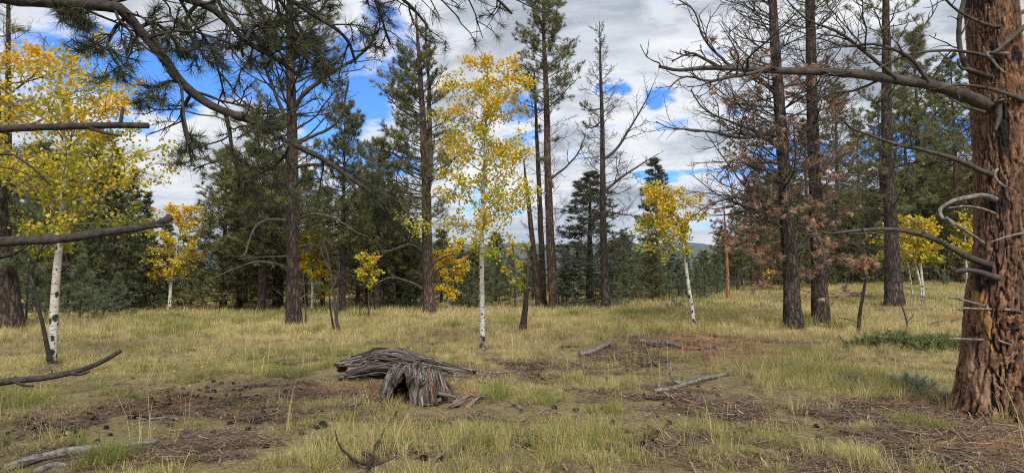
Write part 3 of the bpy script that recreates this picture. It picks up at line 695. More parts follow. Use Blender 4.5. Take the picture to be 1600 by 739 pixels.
T.auto(74, 390, -180, 2.9, 1.2, 0, 35, 'fine', r=.03).auto(26, 430, 100, 1.2, 1.8, -8, 15, 'brown', r=.02).auto(8, 60, -190, 2, 1, 10, 40, 'live', r=.03); T.done(minr=.005)
T = Tree('ponderosa_pine', [(1398, 478, 29), (1393, 380, 23), (1389, 250, 19), (1386, 100, 15), (1384, -30, 10), (1381, -170, 3)], 'bark_grey', 'straight live pine with thin green crown, left of the white triple aspen stems', seed=9)
T.auto(62, 340, -160, 3.2, 1.0, -4, 30, 'live', r=.04).auto(14, 420, 200, 1.6, 2.2, -12, 5, 'dead', r=.02); T.done()
# far left
T = Tree('ponderosa_pine', [(16, 521, 42), (10, 450, 36), (2, 390, 33), (-8, 250, 28), (-14, 60, 22), (-20, -160, 6)], 'bark_dark', 'thick dark pine trunk behind the yellow aspen at the left edge', seed=10)
T.auto(14, 430, 250, 1.8, 2.4, -12, 8, 'pale', r=.03, bias=0).auto(16, 260, -150, 2.4, 1, 0, 35, 'sparse', r=.04); T.done()
T = Tree('dead_pine', [(10, 492, 15), (11, 300, 12), (12, 120, 9), (13, 0, 6), (14, -90, 2)], 'bark_dark', 'bare dead pine with fine dark twigs above the leftmost yellow aspen', seed=11)
T.auto(34, 260, -80, 2.8, 1.0, 5, 40, 'dead', r=.025).limb([(12, 150), (50, 120), (90, 80), (115, 60)], 4, 1.2, 'dead', .5).limb([(12, 200), (60, 190), (110, 150), (155, 100)], 4, 1.2, 'dead', .5); T.done()
# orange snag
T = Tree('dead_pine_snag', [(1138, 471, 6.5), (1137, 430, 6), (1135, 390, 5), (1133, 350, 3.5), (1131, 320, 1.5)], 'bark_orange', 'slim orange-barked dead pine pole with rusty needles, left of the dying pines', seed=12, flare=.1, rough=.05)
T.auto(12, 400, 325, 1.6, .7, -5, 20, 'brown', r=.018); T.done()

# near pine just outside the frame: its limbs reach into the picture
by_ = 5.2; bx_ = -6.0; bz_ = float(gz(bx_, by_))
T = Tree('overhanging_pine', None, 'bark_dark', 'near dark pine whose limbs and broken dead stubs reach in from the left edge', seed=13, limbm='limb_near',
         world=[np.array([bx_, by_, bz_-.25, .34]), np.array([bx_, by_, bz_+1.5, .29]), np.array([bx_-.1, by_, 4.5, .24]), np.array([bx_-.1, by_, 9, .13]), np.array([bx_, by_, 13, .02])])
T.limb([(-420, 250), (-200, 220), (0, 201), (60, 199), (130, 197), (185, 195), (232, 197)], 19, 9, 'bare', 0., 5.2, wig=.012)
T.limb([(188, 196), (190, 182), (192, 168)], 6, 5, 'bare', 0., 5.2, 8, wig=.0).limb([(140, 200), (165, 208), (190, 213)], 7, 3, 'bare', -.1, 5.2, 8, wig=0)
T.limb([(-420, 440), (-200, 400), (0, 379), (90, 374), (180, 362), (240, 352), (268, 340)], 23, 11, 'bare', 0., 5.2, wig=.012).limb([(225, 355), (250, 353), (268, 352)], 7, 4, 'bare', -.1, 5.2, 8, wig=0)
T.limb([(-420, 680), (-200, 630), (0, 597), (70, 590), (130, 578), (165, 562), (188, 548)], 17, 7, 'bare', -.1, 5.2, wig=.012).limb([(110, 583), (125, 585), (140, 580)], 6, 3, 'bare', -.1, 5.12, 8, wig=0).limb([(25, 597), (38, 602), (52, 603)], 5, 3, 'bare', -.1, 5.15, 8, wig=0)
T.limb([(-420, 300), (-150, 262), (0, 244), (35, 250), (62, 270), (80, 290)], 7, 3, 'stick', .0, 5.2).limb([(-420, 470), (-200, 440), (0, 405), (25, 392), (60, 375), (92, 372)], 8, 3, 'bare', .2, 5.2)
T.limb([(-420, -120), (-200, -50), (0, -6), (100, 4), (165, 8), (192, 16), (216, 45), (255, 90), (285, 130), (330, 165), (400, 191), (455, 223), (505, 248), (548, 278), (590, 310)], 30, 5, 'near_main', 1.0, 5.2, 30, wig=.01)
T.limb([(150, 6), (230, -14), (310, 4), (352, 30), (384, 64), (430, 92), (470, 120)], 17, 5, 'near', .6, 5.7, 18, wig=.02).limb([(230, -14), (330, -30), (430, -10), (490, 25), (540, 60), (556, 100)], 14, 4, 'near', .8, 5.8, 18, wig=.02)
T.limb([(330, -30), (450, -60), (560, -40), (630, 0), (668, 40)], 12, 4, 'near', .6, 6, 16, wig=.02).limb([(450, -60), (600, -90), (720, -50), (770, -8), (800, 22)], 11, 4, 'near', .6, 6.2, 16, wig=.02)
T.limb([(352, 178), (360, 215), (368, 255), (385, 290), (400, 330)], 7, 3, 'near', .3, 5.9, 14).limb([(300, 145), (285, 175), (290, 215), (300, 255)], 6, 3, 'near', .2, 5.85, 14).limb([(200, 24), (180, 45), (168, 75), (190, 110)], 7, 3, 'near', -.2, 5.7, 14)
T.limb([(216, 45), (240, 35), (270, 60), (290, 95)], 7, 3, 'near', .2, 5.75, 14).limb([(384, 64), (400, 40), (420, 60), (425, 110)], 8, 3, 'near', .2, 6, 14).limb([(430, -10), (470, 50), (500, 100), (520, 130)], 7, 3, 'near', .3, 6.2, 14)
T.limb([(310, 4), (290, 30), (300, 60), (330, 100)], 7, 3, 'near', .2, 5.9, 14).limb([(330, -30), (350, 20), (372, 50), (380, 90)], 7, 3, 'near', .3, 6.2, 14).limb([(100, 4), (112, 24), (135, 38)], 5, 2, 'near', .1, 5.4, 10)
T.limb([(560, -40), (585, 0), (600, 40), (610, 70)], 6, 3, 'near', .3, 6.3, 14).limb([(430, -10), (440, 30), (470, 60), (480, 100)], 6, 3, 'near', .3, 6.2, 14).limb([(455, 223), (440, 250), (410, 270), (380, 282)], 5, 2, 'near', .4, 6.0, 14)
T.limb([(548, 278), (575, 285), (600, 320), (610, 345)], 4, 2, 'near', .3, 6.3, 12).limb([(285, 130), (262, 128), (240, 140), (225, 155)], 5, 2, 'near', -.2, 5.85, 12)
T.done(minr=.0026)

# ------------------------------------------------------------------ the big orange-barked trunk at the right edge
def big_trunk():
    rng = np.random.default_rng(77)
    bp = hit(1562, 648); Yt = bp[1]
    rows = [(660, 1567, 136), (640, 1567, 130), (610, 1568, 119), (560, 1569, 107), (480, 1570, 99), (370, 1571, 81), (250, 1567, 79), (120, 1558, 76), (0, 1548, 73)]
    zz, cx, rad = [], [], []
    for py, px, wd in rows:
        q = at(px, py, Yt); zz.append(q[2]); cx.append(q[0]); rad.append(wd/2/F*Yt)
    zz = np.array(zz); z = np.concatenate([np.linspace(bp[2]-.25, 5.05, 430), np.linspace(5.1, 13, 60)])
    zz = np.append(zz, 13); cx.append(cx[-1]-.2); rad.append(.1)
    cx = np.interp(z, zz, cx); rad = np.interp(z, zz, rad)
    NA = 264; a = np.arange(NA)/NA*2*PI
    A, Zm = np.meshgrid(a, z); Rm = rad[:, None]+0*A
    h0 = Zm-bp[2]
    lob = fbm(np.cos(A)*1.9, np.sin(A)*1.9, 0, 5, 2); Rm = Rm*(1 + .30*np.exp(-np.maximum(h0, 0)/.22)*(lob+.25))
    # bark plates: jittered cells on the unrolled trunk, tall and narrow, wandering
    circ = 2*PI*.42; U = A/(2*PI)*circ
    wob = .10*fbm(np.cos(A)*3, np.sin(A)*3, Zm*2.2, 8, 4)+.03*fbm(np.cos(A)*9, np.sin(A)*9, Zm*8, 18, 3); wz = .5*fbm(np.cos(A)*4.5, np.sin(A)*4.5, Zm*2.4, 9, 4)+.06*fbm(np.cos(A)*12, np.sin(A)*12, Zm*9, 19, 2)
    def cells(cu, cz, seed):
        nu = max(int(round(circ/cu)), 3); u = (U+wob)/circ*nu; v = (Zm+wz)/cz
        iu, iv = np.floor(u).astype(np.int64), np.floor(v).astype(np.int64)
        f1 = np.full(U.shape, 9.); f2 = np.full(U.shape, 9.); idd = np.zeros(U.shape)
        for du in (-1, 0, 1):
            for dv in (-1, 0, 1):
                ci, cj = iu+du, iv+dv
                w_ = np.mod(ci, nu)
                px = ci+.1+.8*_hash(w_, cj, 0*cj, seed); py = cj+.1+.8*_hash(w_, cj, 0*cj+1, seed)
                d = np.hypot(u-px, v-py); h = _hash(w_, cj, 0*cj+2, seed)
                near = d < f1
                f2 = np.where(near, f1, np.minimum(f2, d)); idd = np.where(near, h, idd); f1 = np.where(near, d, f1)
        return f2-f1, idd
    e1, id1 = cells(.095, .42, 21); e2, id2 = cells(.032, .05, 33)
    fz = sstep(.0, .26, e1); fl = sstep(0, .3, e2)
    rough = fbm(np.cos(A)*16, np.sin(A)*16, Zm*9, 12, 4)
    low = sstep(3.0, .4, h0)
    disp = (.020+.036*low)*fz*(.75+.5*id1) + .009*fl*(.2+1.2*id2) + .020*rough
    Rm = Rm - .03 + disp
    V = np.stack([cx[:, None]+Rm*np.cos(A), Yt + Rm*np.sin(A), Zm], -1)
    ii = np.arange(V.shape[0]*NA).reshape(-1, NA)
    q = np.stack([ii[:-1], np.roll(ii, -1, 1)[:-1], np.roll(ii, -1, 1)[1:], ii[1:]], -1)
    g_ = G(); crev = fz*(.55+.45*low)+.45*(1-low)*(.6+.4*fz)
    g_.add(V, q, None, (.55*crev+.25*fl+.2+.5*rough).ravel()*(.8+.4*id1.ravel()), id2.ravel())
    m, t = mat('orange_plate_bark'); p = t.new('ShaderNodeTexCoord').outputs['Object']
    f = t.noise(t.scaled(p, (24, 24, 15)), 1, 5, .66); f2 = t.noise(p, 2.4, 4, .6)
    h = t.attr('rnd'); k = t.attr('mark')
    c = t.ramp(t.m('ADD', t.m('MULTIPLY', f, .75), t.m('MULTIPLY', k, .38)), [(.36, (.03, .02, .015)), (.50, (.105, .054, .031)), (.64, (.185, .096, .052)), (.85, (.34, .215, .135))])
    c = t.mix(t.sms(f2, .38, .68), c, t.mix(.45, c, (.13, .085, .07)))
    c = t.mix(t.sms(h, .74, .40), c, (.028, .021, .018))
    # resin streak and sooty patches, which are really on the bark
    s = t.new('ShaderNodeSeparateXYZ'); t.put(s.inputs[0], p)
    ZZ = (z, cx, rad)
    def spot(px, py, ru, rz, col, c, amt=1., nz=.9):
        z, cx, rad = ZZ
        yy = Yt-.3
        for _ in range(12):
            qq = at(px, py, yy); rr_ = float(np.interp(qq[2], z, rad)); off = np.clip((qq[0]-float(np.interp(qq[2], z, cx)))/rr_, -.97, .97); yy = Yt-rr_*math.sqrt(1-off**2)
        ux, uz = qq[0]-bp[0], qq[2]-bp[2]
        dx = t.m('DIVIDE', t.m('SUBTRACT', s.outputs[0], float(ux)), ru); dz = t.m('DIVIDE', t.m('SUBTRACT', s.outputs[2], float(uz)), rz)
        r_ = t.m('ADD', t.m('ADD', t.m('MULTIPLY', dx, dx), t.m('MULTIPLY', dz, dz)), t.m('MULTIPLY', t.m('SUBTRACT', t.noise(t.scaled(p, (14, 14, 5)), 1, 4, .65), .5), nz*3))
        fr = t.m('MULTIPLY', t.sms(s.outputs[1], .1, -.05), t.m('MULTIPLY', t.sms(r_, 1.15, .55), amt))
        return t.mix(fr, c, col)
    c = spot(1530, 470, .028, .58, (.40, .22, .075), c, .8); c = spot(1522, 590, .05, .4, (.34, .22, .13), c, .7)
    c = spot(1540, 100, .05, .30, (.022, .018, .016), c); c = spot(1568, 200, .07, .40, (.022, .018, .016), c); c = spot(1562, 320, .09, .13, (.03, .022, .02), c); c = spot(1530, 435, .10, .17, (.03, .022, .02), c); c = spot(1525, 5, .12, .10, (.03, .024, .02), c); c = spot(1590, 85, .08, .12, (.02, .016, .014), c); c = spot(1552, 295, .03, .16, (.025, .02, .018), c, .9)
    finish(m, t, c, .92, f, .7, .012)
    root = empty('ponderosa_pine', bp, 'massive orange plated pine trunk with dead limbs at the right edge', 'tree')
    g_.build('trunk', m, root, True, bp)
    T = Tree.__new__(Tree); T.rng = np.random.default_rng(5); T.limbm = 'dead'; T.limbs = []; T.Y = Yt; T.base = bp; T.root = root
    Yf = Yt-.12
    def L(pts, *a_, **k_):
        if 1495 < pts[0][0] < 1546: pts = [(pts[0][0]+34, pts[0][1]+10 if pts[1][1] < pts[0][1]-2 else pts[0][1]+1)]+list(pts)
        Tree.limb(T, pts, *a_, **k_); return LL
    class LL_: limb = staticmethod(lambda *a_, **k_: L(*a_, **k_))
    LL = LL_()
    L([(1558, 176), (1520, 155), (1480, 140), (1440, 130), (1400, 124), (1365, 119), (1330, 115), (1280, 112), (1210, 110), (1150, 107), (1100, 106), (1060, 110), (1030, 104)], 22, 5, 'stick', -1.0, Yf, 26, .008)
    L([(1200, 110), (1150, 118), (1110, 126), (1070, 122), (1045, 140)], 7, 2, 'dead', -.4, Yf-.7, 14)
    L([(1130, 107), (1100, 92), (1080, 84), (1050, 96)], 6, 2, 'dead', -.2, Yf-.8, 12)
    L([(1535, 268), (1515, 258), (1480, 245), (1440, 234), (1400, 225), (1360, 212), (1330, 200), (1318, 188)], 10, 3, 'stick', -.8, Yf, 18, .008)
    L([(1530, 408), (1505, 398), (1470, 378), (1430, 364), (1390, 358), (1340, 360), (1300, 365), (1281, 361)], 12, 3, 'stick', -.8, Yf, 18, .008)
    L([(1540, 88), (1500, 80), (1460, 80), (1420, 86), (1385, 100), (1360, 115)], 7, 2, 'stick', -.6, Yf, 14, .01)
    L([(1515, 110), (1504, 92), (1498, 60), (1500, 25), (1508, -10), (1506, -50)], 9, 6, 'stick', -.2, Yf, 14, .005)
    L([(1515, 110), (1500, 106), (1497, 92)], 7, 4, 'bare', -.1, Yf-.1, 8, .0)
    L([(1600, 158), (1570, 146), (1530, 136), (1495, 133), (1472, 138)], 8, 3, 'stick', -.25, Yf-.2, 14, .006)
    L([(1610, 35), (1580, 60), (1560, 78), (1548, 84)], 9, 5, 'bare', -.1, Yf-.25, 10, .004)
    L([(1600, 18), (1560, 42), (1520, 30), (1490, 12), (1470, -10)], 7, 3, 'stick', -.5, Yf, 14, .01)
    L([(1450, 128), (1420, 90), (1370, 70), (1320, 72), (1280, 60)], 7, 2, 'dead', -.5, Yf-.3, 14, .01).limb([(1400, 122), (1350, 80), (1310, 50), (1260, 30), (1220, -10)], 7, 2, 'dead', -.6, Yf-.4, 14, .01)
    L([(1545, 430), (1530, 425), (1510, 422), (1492, 425)], 12, 6, 'bare', -.25, Yf-.1, 10, .004)
    L([(1560, 160), (1560, 185), (1555, 205)], 12, 4, 'bare', -.05, Yf-.15, 8, 0)
    T.done(limb_sides=8)
    T.limbs = []; T.path = np.stack([np.interp(np.linspace(0, 1, 30), np.linspace(0, 1, len(z)), v_) for v_ in (cx, np.full(len(z), Yt), z, rad)], -1)
    T.path[:, 2] = np.linspace(z[0], 13, 30); T.path[:, 0] = np.interp(T.path[:, 2], z, cx); T.path[:, 3] = np.interp(T.path[:, 2], z, rad)
    T.auto(40, .50, .99, 3.2, .8, 5, 40, 'dense', r=.05, px=False, pw=.6); T.limbm = 'limb'; T.done()
    T.limbs = []; T.limbm = 'grey_wood'
    L([(1556, 312), (1540, 306), (1515, 308), (1490, 314), (1470, 326), (1472, 340), (1484, 345), (1490, 352)], 9, 5, 'bare', -.35, Yf-.1, 20, .004).limb([(1478, 340), (1500, 355), (1520, 368), (1538, 380)], 5, 4, 'bare', .1, Yf-.4, 12, .004)
    L([(1555, 334), (1535, 326), (1510, 322), (1482, 325)], 4, 2, 'bare', -.25, Yf-.12, 12, .004).limb([(1558, 264), (1554, 276), (1566, 289), (1584, 297)], 5, 2.5, 'bare', -.1, Yf-.2, 12, .0).limb([(1542, 83), (1552, 95), (1560, 106), (1572, 115)], 5, 3, 'bare', -.1, Yf-.2, 12, 0)
    L([(1600, 364), (1580, 368), (1548, 378)], 4, 2.5, 'bare', -.1, Yf-.2, 10, 0).limb([(1510, 470), (1495, 466), (1483, 465)], 4, 3, 'bare', -.1, Yf-.05, 8, 0).limb([(1516, 530), (1500, 529), (1482, 529)], 4, 3, 'bare', -.1, Yf-.05, 8, 0)
    L([(1560, 532), (1572, 536), (1586, 539)], 4, 2.5, 'bare', -.05, Yf-.22, 8, 0).limb([(1568, 484), (1584, 484), (1600, 489)], 4, 3, 'bare', -.05, Yf-.22, 8, 0).limb([(1515, 482), (1508, 481), (1498, 484)], 4, 3, 'bare', -.05, Yf-.1, 8, 0)
    L([(1590, 150), (1576, 152), (1560, 158)], 4, 2, 'bare', -.05, Yf-.2, 8, 0).limb([(1505, 165), (1480, 150), (1470, 138), (1480, 132)], 4, 2, 'bare', -.1, Yf-.1, 10, .0)
    T.done(limb_sides=8)
big_trunk()

# ------------------------------------------------------------------ aspens
def aspen(path, label, crown, nleaf, size, hue0, hue1, seed, group=None, nb=24, spread=.8, bark_='aspen_bark', name='aspen', extra=(), hs=.12, twigs=True, Y=None):
    """path: stem in photograph points; crown: (py_low, py_high, list of (py, left px, right px)) outline"""
    T = Tree(name, path, bark_, label, 'tree', group, seed, S=30, sides=12, rough=.06, flare=.18, wig=.012, fat=.76)
    rng = T.rng; n = nb; lo, hi, prof = crown
    pr = np.array(sorted(prof)); 
    t0, t1 = T.t_of_py(lo), min(T.t_of_py(hi+8), .985)
    t = t0+(t1-t0)*(np.arange(n)+rng.random(n))/n; p = T.at_t(t); _, py = topx(p[:, :3]); pxs, _ = topx(p[:, :3])
    a = rng.random()*6 + np.arange(n)*2.399 + rng.normal(0, .3, n)
    wl = np.maximum(pxs-np.interp(py, pr[:, 0], pr[:, 1]), 2)/F*T.Y; wr = np.maximum(np.interp(py, pr[:, 0], pr[:, 2])-pxs, 2)/F*T.Y
    L = np.where(np.cos(a) < 0, wl, wr)*(.55+.45*np.abs(np.cos(a)))*(.8+.3*rng.random(n)); L = np.clip(L, .15, 3)
    e = np.radians(28+rng.normal(0, 12, n)); st = p[:, :3]-np.array([0, 0, 1.])*(L*.28)[:, None]*0
    d = np.stack([np.cos(a)*np.cos(e), np.sin(a)*np.cos(e), np.sin(e)], -1)
    P1 = grow(st, d, L*1.2, 8, .10, .0, rng); r1 = np.clip(.006+.008*L, .004, p[:, 3]*.6); R1 = r1[:, None]*np.linspace(1, .3, 8)
    s2, d2, par, tt = kids(P1, 5, .2, 1., R(45), rng, .8); l2 = np.clip(L[par]*.38*(1.2-.6*tt), .08, .8); P2 = grow(s2, d2, l2, 5, .15, .02, rng); R2 = (r1[par]*.5)[:, None]*np.linspace(1, .5, 5); R2 = np.maximum(R2, .003)
    per = max(nleaf//n, 4)
    for i in range(n):
        g_ = G(); tubes(g_, P1[i], R1[i], 5); k = par == i; tubes(g_, P2[k], R2[k], 3)
        o = g_.build('branch', M['aspen_twig'], T.root, True, T.base)
        pts = np.concatenate([P1[i][2:], P2[k].reshape(-1, 3), P2[k][:, 2:].reshape(-1, 3)])
        m_ = int(per*(.4+.6*L[i]/L.mean()))
        m_ = max(m_, 6); c = pts[rng.integers(0, len(pts), m_)]+rng.normal(0, .055+.025*L[i], (m_, 3))-np.array([0, 0, .03])
        _, cy = topx(c); f = np.clip((cy-hi)/(lo-hi+1e-6), 0, 1)
        hue = np.clip(hue0+(hue1-hue0)*f + rng.normal(0, hs, m_) + rng.normal(0, .07), 0, 1)
        gl = G(); leaves(gl, c, 0, size, rng, hue); gl.build('leaves', M['aspen'], o, False, T.base)
    return T
aspen([(80, 571, 18), (84, 500, 17), (88, 430, 15), (94, 370, 13), (99, 300, 11), (100, 240, 9), (96, 180, 6), (92, 130, 3), (90, 96, 1)], 'large leaning aspen with big yellow and green crown at the left edge',
      (400, 92, [(92, 60, 120), (120, -10, 165), (180, -40, 205), (240, -50, 215), (300, -40, 245), (340, -20, 240), (375, 40, 240), (405, 60, 150)]), 9600, .059, .63, .40, 31, nb=46, hs=.13)
aspen([(754, 546, 12), (753, 480, 11), (752, 400, 9.5), (753, 320, 8), (757, 240, 6), (760, 170, 4), (763, 90, 1)], 'tall slender aspen with open golden crown in the middle of the meadow',
      (400, 90, [(88, 745, 780), (105, 715, 805), (150, 700, 825), (200, 682, 835), (260, 678, 838), (320, 690, 835), (350, 640, 845), (385, 700, 860), (405, 730, 855)]), 9400, .058, .69, .44, 32, nb=48, hs=.11)
aspen([(268, 491, 7.5), (265, 475, 7), (269, 430, 6), (275, 395, 5), (283, 350, 3), (287, 318, 1)], 'small crooked aspen with golden crown at the meadow edge, right of the broken stubs',
      (440, 318, [(316, 278, 296), (335, 255, 318), (370, 240, 325), (405, 228, 318), (440, 235, 300)]), 3300, .11, .70, .60, 33, nb=30)
aspen([(487, 491, 5.5), (488, 450, 5), (484, 410, 4), (480, 366, 1.5)], 'young yellow aspen with white stem just right of the dark-barked pine', (438, 364, [(362, 466, 484), (390, 458, 502), (430, 462, 512), (440, 472, 512)]), 2000, .12, .64, .56, 34, nb=20)
aspen([(576, 500, 4), (576, 465, 3.5), (575, 430, 3), (574, 396, 1)], 'little dull yellow aspen sapling with grey stem before the dark pines', (450, 394, [(392, 562, 590), (420, 558, 596), (450, 562, 588)]), 900, .10, .52, .44, 35, nb=14, bark_='limb')
aspen([(700, 488, 5), (699, 460, 4.5), (698, 420, 3), (699, 386, 1)], 'round bright orange aspen right of the forked pine trunk', (462, 384, [(384, 686, 710), (402, 674, 724), (435, 672, 732), (462, 680, 724)]), 3000, .115, .66, .58, 36, nb=26)
aspen([(1085, 516, 8.5), (1081, 480, 8), (1075, 440, 7), (1070, 400, 6.5), (1064, 370, 5), (1050, 330, 3), (1040, 296, 1)], 'white leaning aspen with orange topped crown swept left, on the open right meadow',
      (402, 294, [(292, 1020, 1050), (310, 1006, 1066), (335, 1004, 1110), (350, 1004, 1085), (380, 1002, 1066), (402, 1004, 1060)]), 3300, .075, .70, .44, 37, nb=36)
A7 = [((1441, 473, 5), (1437, 440, 4.5), (1430, 410, 4), (1424, 380, 2.5), (1420, 346, 1)), ((1444, 473, 5.5), (1441, 440, 5), (1438, 405, 4), (1437, 370, 2.5), (1436, 348, 1)), ((1427, 470, 4), (1424, 450, 3.5), (1420, 420, 3), (1412, 390, 2), (1405, 356, 1))]
for i, (pth, lb) in enumerate(zip(A7, ['middle stem of three yellow aspens right of the straight live pine', 'rightmost white stem of three yellow aspens right of the straight live pine', 'leftmost leaning stem of three yellow aspens right of the straight live pine'])):
    aspen(list(pth), lb, (418, 346, [(344, 1400, 1440), (370, 1385, 1462), (400, 1374, 1468), (418, 1380, 1470)]), 950, .15, .56, .42, 38+i, 'aspen trio on the right rise', nb=12)
aspen([(1201, 455, 4), (1201, 440, 3.5), (1200, 420, 2)], 'tiny yellow aspen far behind the dying pines', (448, 418, [(416, 1195, 1206), (430, 1192, 1209), (450, 1194, 1207)]), 260, .16, .66, .6, 42, nb=8)
aspen([(1512, 470, 5), (1510, 420, 4), (1508, 380, 3), (1508, 332, 1)], 'yellow aspen half hidden behind the massive orange trunk', (415, 332, [(330, 1496, 1520), (370, 1486, 1530), (415, 1470, 1530)]), 600, .14, .56, .5, 43, nb=12)
aspen([(806, 486, 4), (804, 450, 3.5), (803, 410, 3), (800, 372, 1)], 'slim green and yellow aspen behind the charred snag', (460, 370, [(370, 792, 812), (400, 782, 832), (440, 782, 826), (460, 784, 815)]), 520, .12, .50, .34, 44, nb=12, bark_='limb')
aspen([(505, 482, 3), (508, 455, 2.5), (510, 425, 1)], 'pale yellow aspen sapling behind the bare dead sapling', (470, 424, [(424, 500, 516), (445, 488, 520), (470, 492, 516)]), 260, .13, .5, .42, 45, nb=8, bark_='limb')

# ------------------------------------------------------------------ dead saplings and snags
def sap(name, path, label, bm, limbs, seed, autos=None, rough=.08, lm='dead'):
    T = Tree(name, path, bm, label, 'tree' if 'snag' not in name else 'snag', None, seed, limbm=lm, S=24, sides=10, rough=rough, flare=.15, wig=.02)
    for pts, a, b, k in limbs: T.limb(pts, a, b, k, -.15, None, 10, .02)
    if autos: T.auto(*autos)
    T.done(); return T
sap('dead_sapling', [(80, 572, 9), (74, 540, 7), (66, 500, 6), (54, 450, 5), (52, 425, 4), (62, 395, 3), (76, 372, 2)], 'thin dark dead sapling leaning against the big left aspen', 'char', [([(54, 450), (48, 430), (50, 415)], 4, 2, 'bare'), ([(62, 395), (75, 385), (84, 378)], 3, 1.5, 'bare')], 61)
sap('dead_sapling', [(533, 526, 6), (526, 500, 5.5), (524, 470, 4.5), (518, 430, 4), (511, 395, 3), (504, 375, 1.5)], 'bare dead sapling in front of the middle pines, its stem mottled black', 'limb', [([(524, 500), (528, 480), (527, 450)], 4, 2, 'bare'), ([(517, 425), (506, 405), (500, 385)], 3, 1.5, 'bare'), ([(521, 450), (530, 420), (528, 400)], 3, 1, 'stick')], 62, (8, 470, 385, .5, .4, 10, 40, 'stick', None, .008))
sap('dead_sapling', [(524, 524, 5), (520, 505, 4), (516, 480, 3), (514, 455, 1.5)], 'short dark stem beside the mottled bare sapling', 'char', [], 68)
sap('dead_sapling', [(158, 0, 0)][:0]+[(478, 507, 2.5), (477, 480, 2.5), (474, 440, 2), (473, 424, 1)], 'thin grey dead stem right beside the dark-barked pine', 'limb', [([(477, 480), (470, 470), (466, 462)], 1.6, 1, 'bare')], 63)
sap('charred_snag', [(817, 516, 13), (819, 500, 11), (821, 480, 9.5), (823, 456, 7.5), (824, 450, 3)], 'blackened charred snag standing between the tall aspen and the pine cluster', 'char', [([(823, 458), (824, 435), (825, 405), (824, 385)], 3.5, 1.5, 'stick'), ([(824, 440), (810, 428), (800, 420)], 2.4, 1, 'dead'), ([(824, 420), (838, 408), (845, 405)], 2.4, 1, 'stick'), ([(824, 405), (812, 405), (804, 398)], 2, 1, 'dead')], 64)
sap('dead_sapling', [(1341, 522, 6.5), (1343, 495, 6), (1347, 470, 5), (1352, 440, 4), (1354, 425, 2)], 'dark leaning dead sapling with a tuft of rust-red needles, before the juniper', 'char', [([(1353, 432), (1345, 418), (1335, 408)], 3, 1.5, 'brown'), ([(1354, 428), (1362, 415), (1352, 402)], 3, 1.5, 'brown'), ([(1353, 440), (1364, 432), (1372, 428)], 2, 1, 'bare'), ([(1342, 505), (1330, 500), (1310, 496)], 2, 1, 'stick'), ([(1353, 430), (1345, 420), (1348, 408)], 3, 1.5, 'brown')], 65)
sap('dead_sapling', [(1418, 520, 3), (1416, 500, 2.6), (1410, 480, 2.2), (1406, 466, 1.2)], 'thin bare stem rising from the middle of the juniper', 'limb', [([(1416, 505), (1425, 495), (1428, 490)], 1.5, 1, 'bare')], 66)
sap('dead_sapling', [(563, 502, 2), (562, 485, 1.8), (559, 470, 1)], 'tiny dead stem left of the dull yellow sapling', 'limb', [], 67)

# ------------------------------------------------------------------ background forest
def proto_world(h, r, n=8, lean=0.): return [np.array([lean*h*(k/(n-1))**2*.1, 0, h*k/(n-1)-(.25 if k == 0 else 0), r*(1-.93*k/(n-1))]) for k in range(n)]
def proto_tree(name, h, r, barkm, seed, spec, needles, nn, nl, nw, spread=1.4, n2=8, n3=3, droop=0., pw=1.):
    KIND['p'] = dict(n2=n2, l2=.45, n3=n3, l3=.36, needles=needles, nn=nn, nl=nl, nw=nw, spread=spread, up2=.10, t0=.15, wig=.15, droop=droop)
    T = Tree(name, None, barkm, None, 'tree', None, seed, world=proto_world(h, r), S=30, sides=12, late=True)
    for s_ in spec: T.auto(*s_, **dict(px=False, S=7, pw=pw))
    for i, l in enumerate(T.limbs):
        if l[2] == 'p': T.limbs.insert(0, T.limbs.pop(i)); break
    T.done(joined=True, limb_sides=5); return T.root
PR = {}
PR['bushy'] = [proto_tree('background_pine', 11., .19, 'bark_dark', 200+i, [(84, .10, .98, 2.9, .35, -8, 45, 'p', None, .035), (10, .05, .3, 1.6, 2, -10, 5, 'dead', None, .02)], 'needle', 17, .24, .022, pw=.55) for i in range(3)]
PR['tall'] = [proto_tree('background_pine', 18., .27, 'bark_red' if i else 'bark_grey', 210+i, [(62, .33, .99, 3.0, .4, -8, 45, 'p', None, .04), (22, .12, .5, 1.6, 2, -10, 10, 'dead', None, .02)], 'needle', 16, .25, .024, pw=.55) for i in range(3)]
PR['fir'] = [proto_tree('background_fir', 11., .17, 'bark_dark', 220+i, [(96, .05, .99, 2.3, .2, -10, 25, 'p', None, .025, -.01)], 'needle_fir', 12, .22, .034, 1.25, 8, 2) for i in range(2)]
PR['spruce'] = [proto_tree('background_spruce', 12., .18, 'bark_dark', 230+i, [(110, .04, .99, 2.5-.8*i, .15, -8, 30, 'p', None, .025, .01)], 'needle_blue', 13, .20, .034, 1.2, 9, 2, pw=.72) for i in range(2)]
PR['pale'] = [proto_tree('young_pine', 4.2, .06, 'limb', 240+i, [(40, .05, .98, 1.4, .25, 0, 50, 'p', None, .018)], 'needle_pale', 14, .17, .014, 1.3, 6, 2) for i in range(2)]
PR['far'] = [proto_tree('distant_pine', 11., .16, 'bark_dark', 250+i, [(48, .06, .98, 2.7, .3, -8, 35, 'p', None, .03)], ['needle', 'needle_fir'][i], 9, .42, .075, 1.4, 5, 1, pw=.6) for i in range(2)]
PR['open'] = [proto_tree('background_pine', 12., .22, 'bark_dark' if i else 'bark_red', 260+i, [(70, .30, .99, 2.9, .5, -8, 45, 'p', None, .04), (16, .10, .4, 1.8, 2.2, -14, 8, 'dead', None, .022)], 'needle', 18, .24, .021, pw=.5) for i in range(3)]
PH = dict(open=12., bushy=11., tall=18., fir=11., spruce=12., pale=4.2, far=11.)
PL = []
used = set(); prg = np.random.default_rng(99)
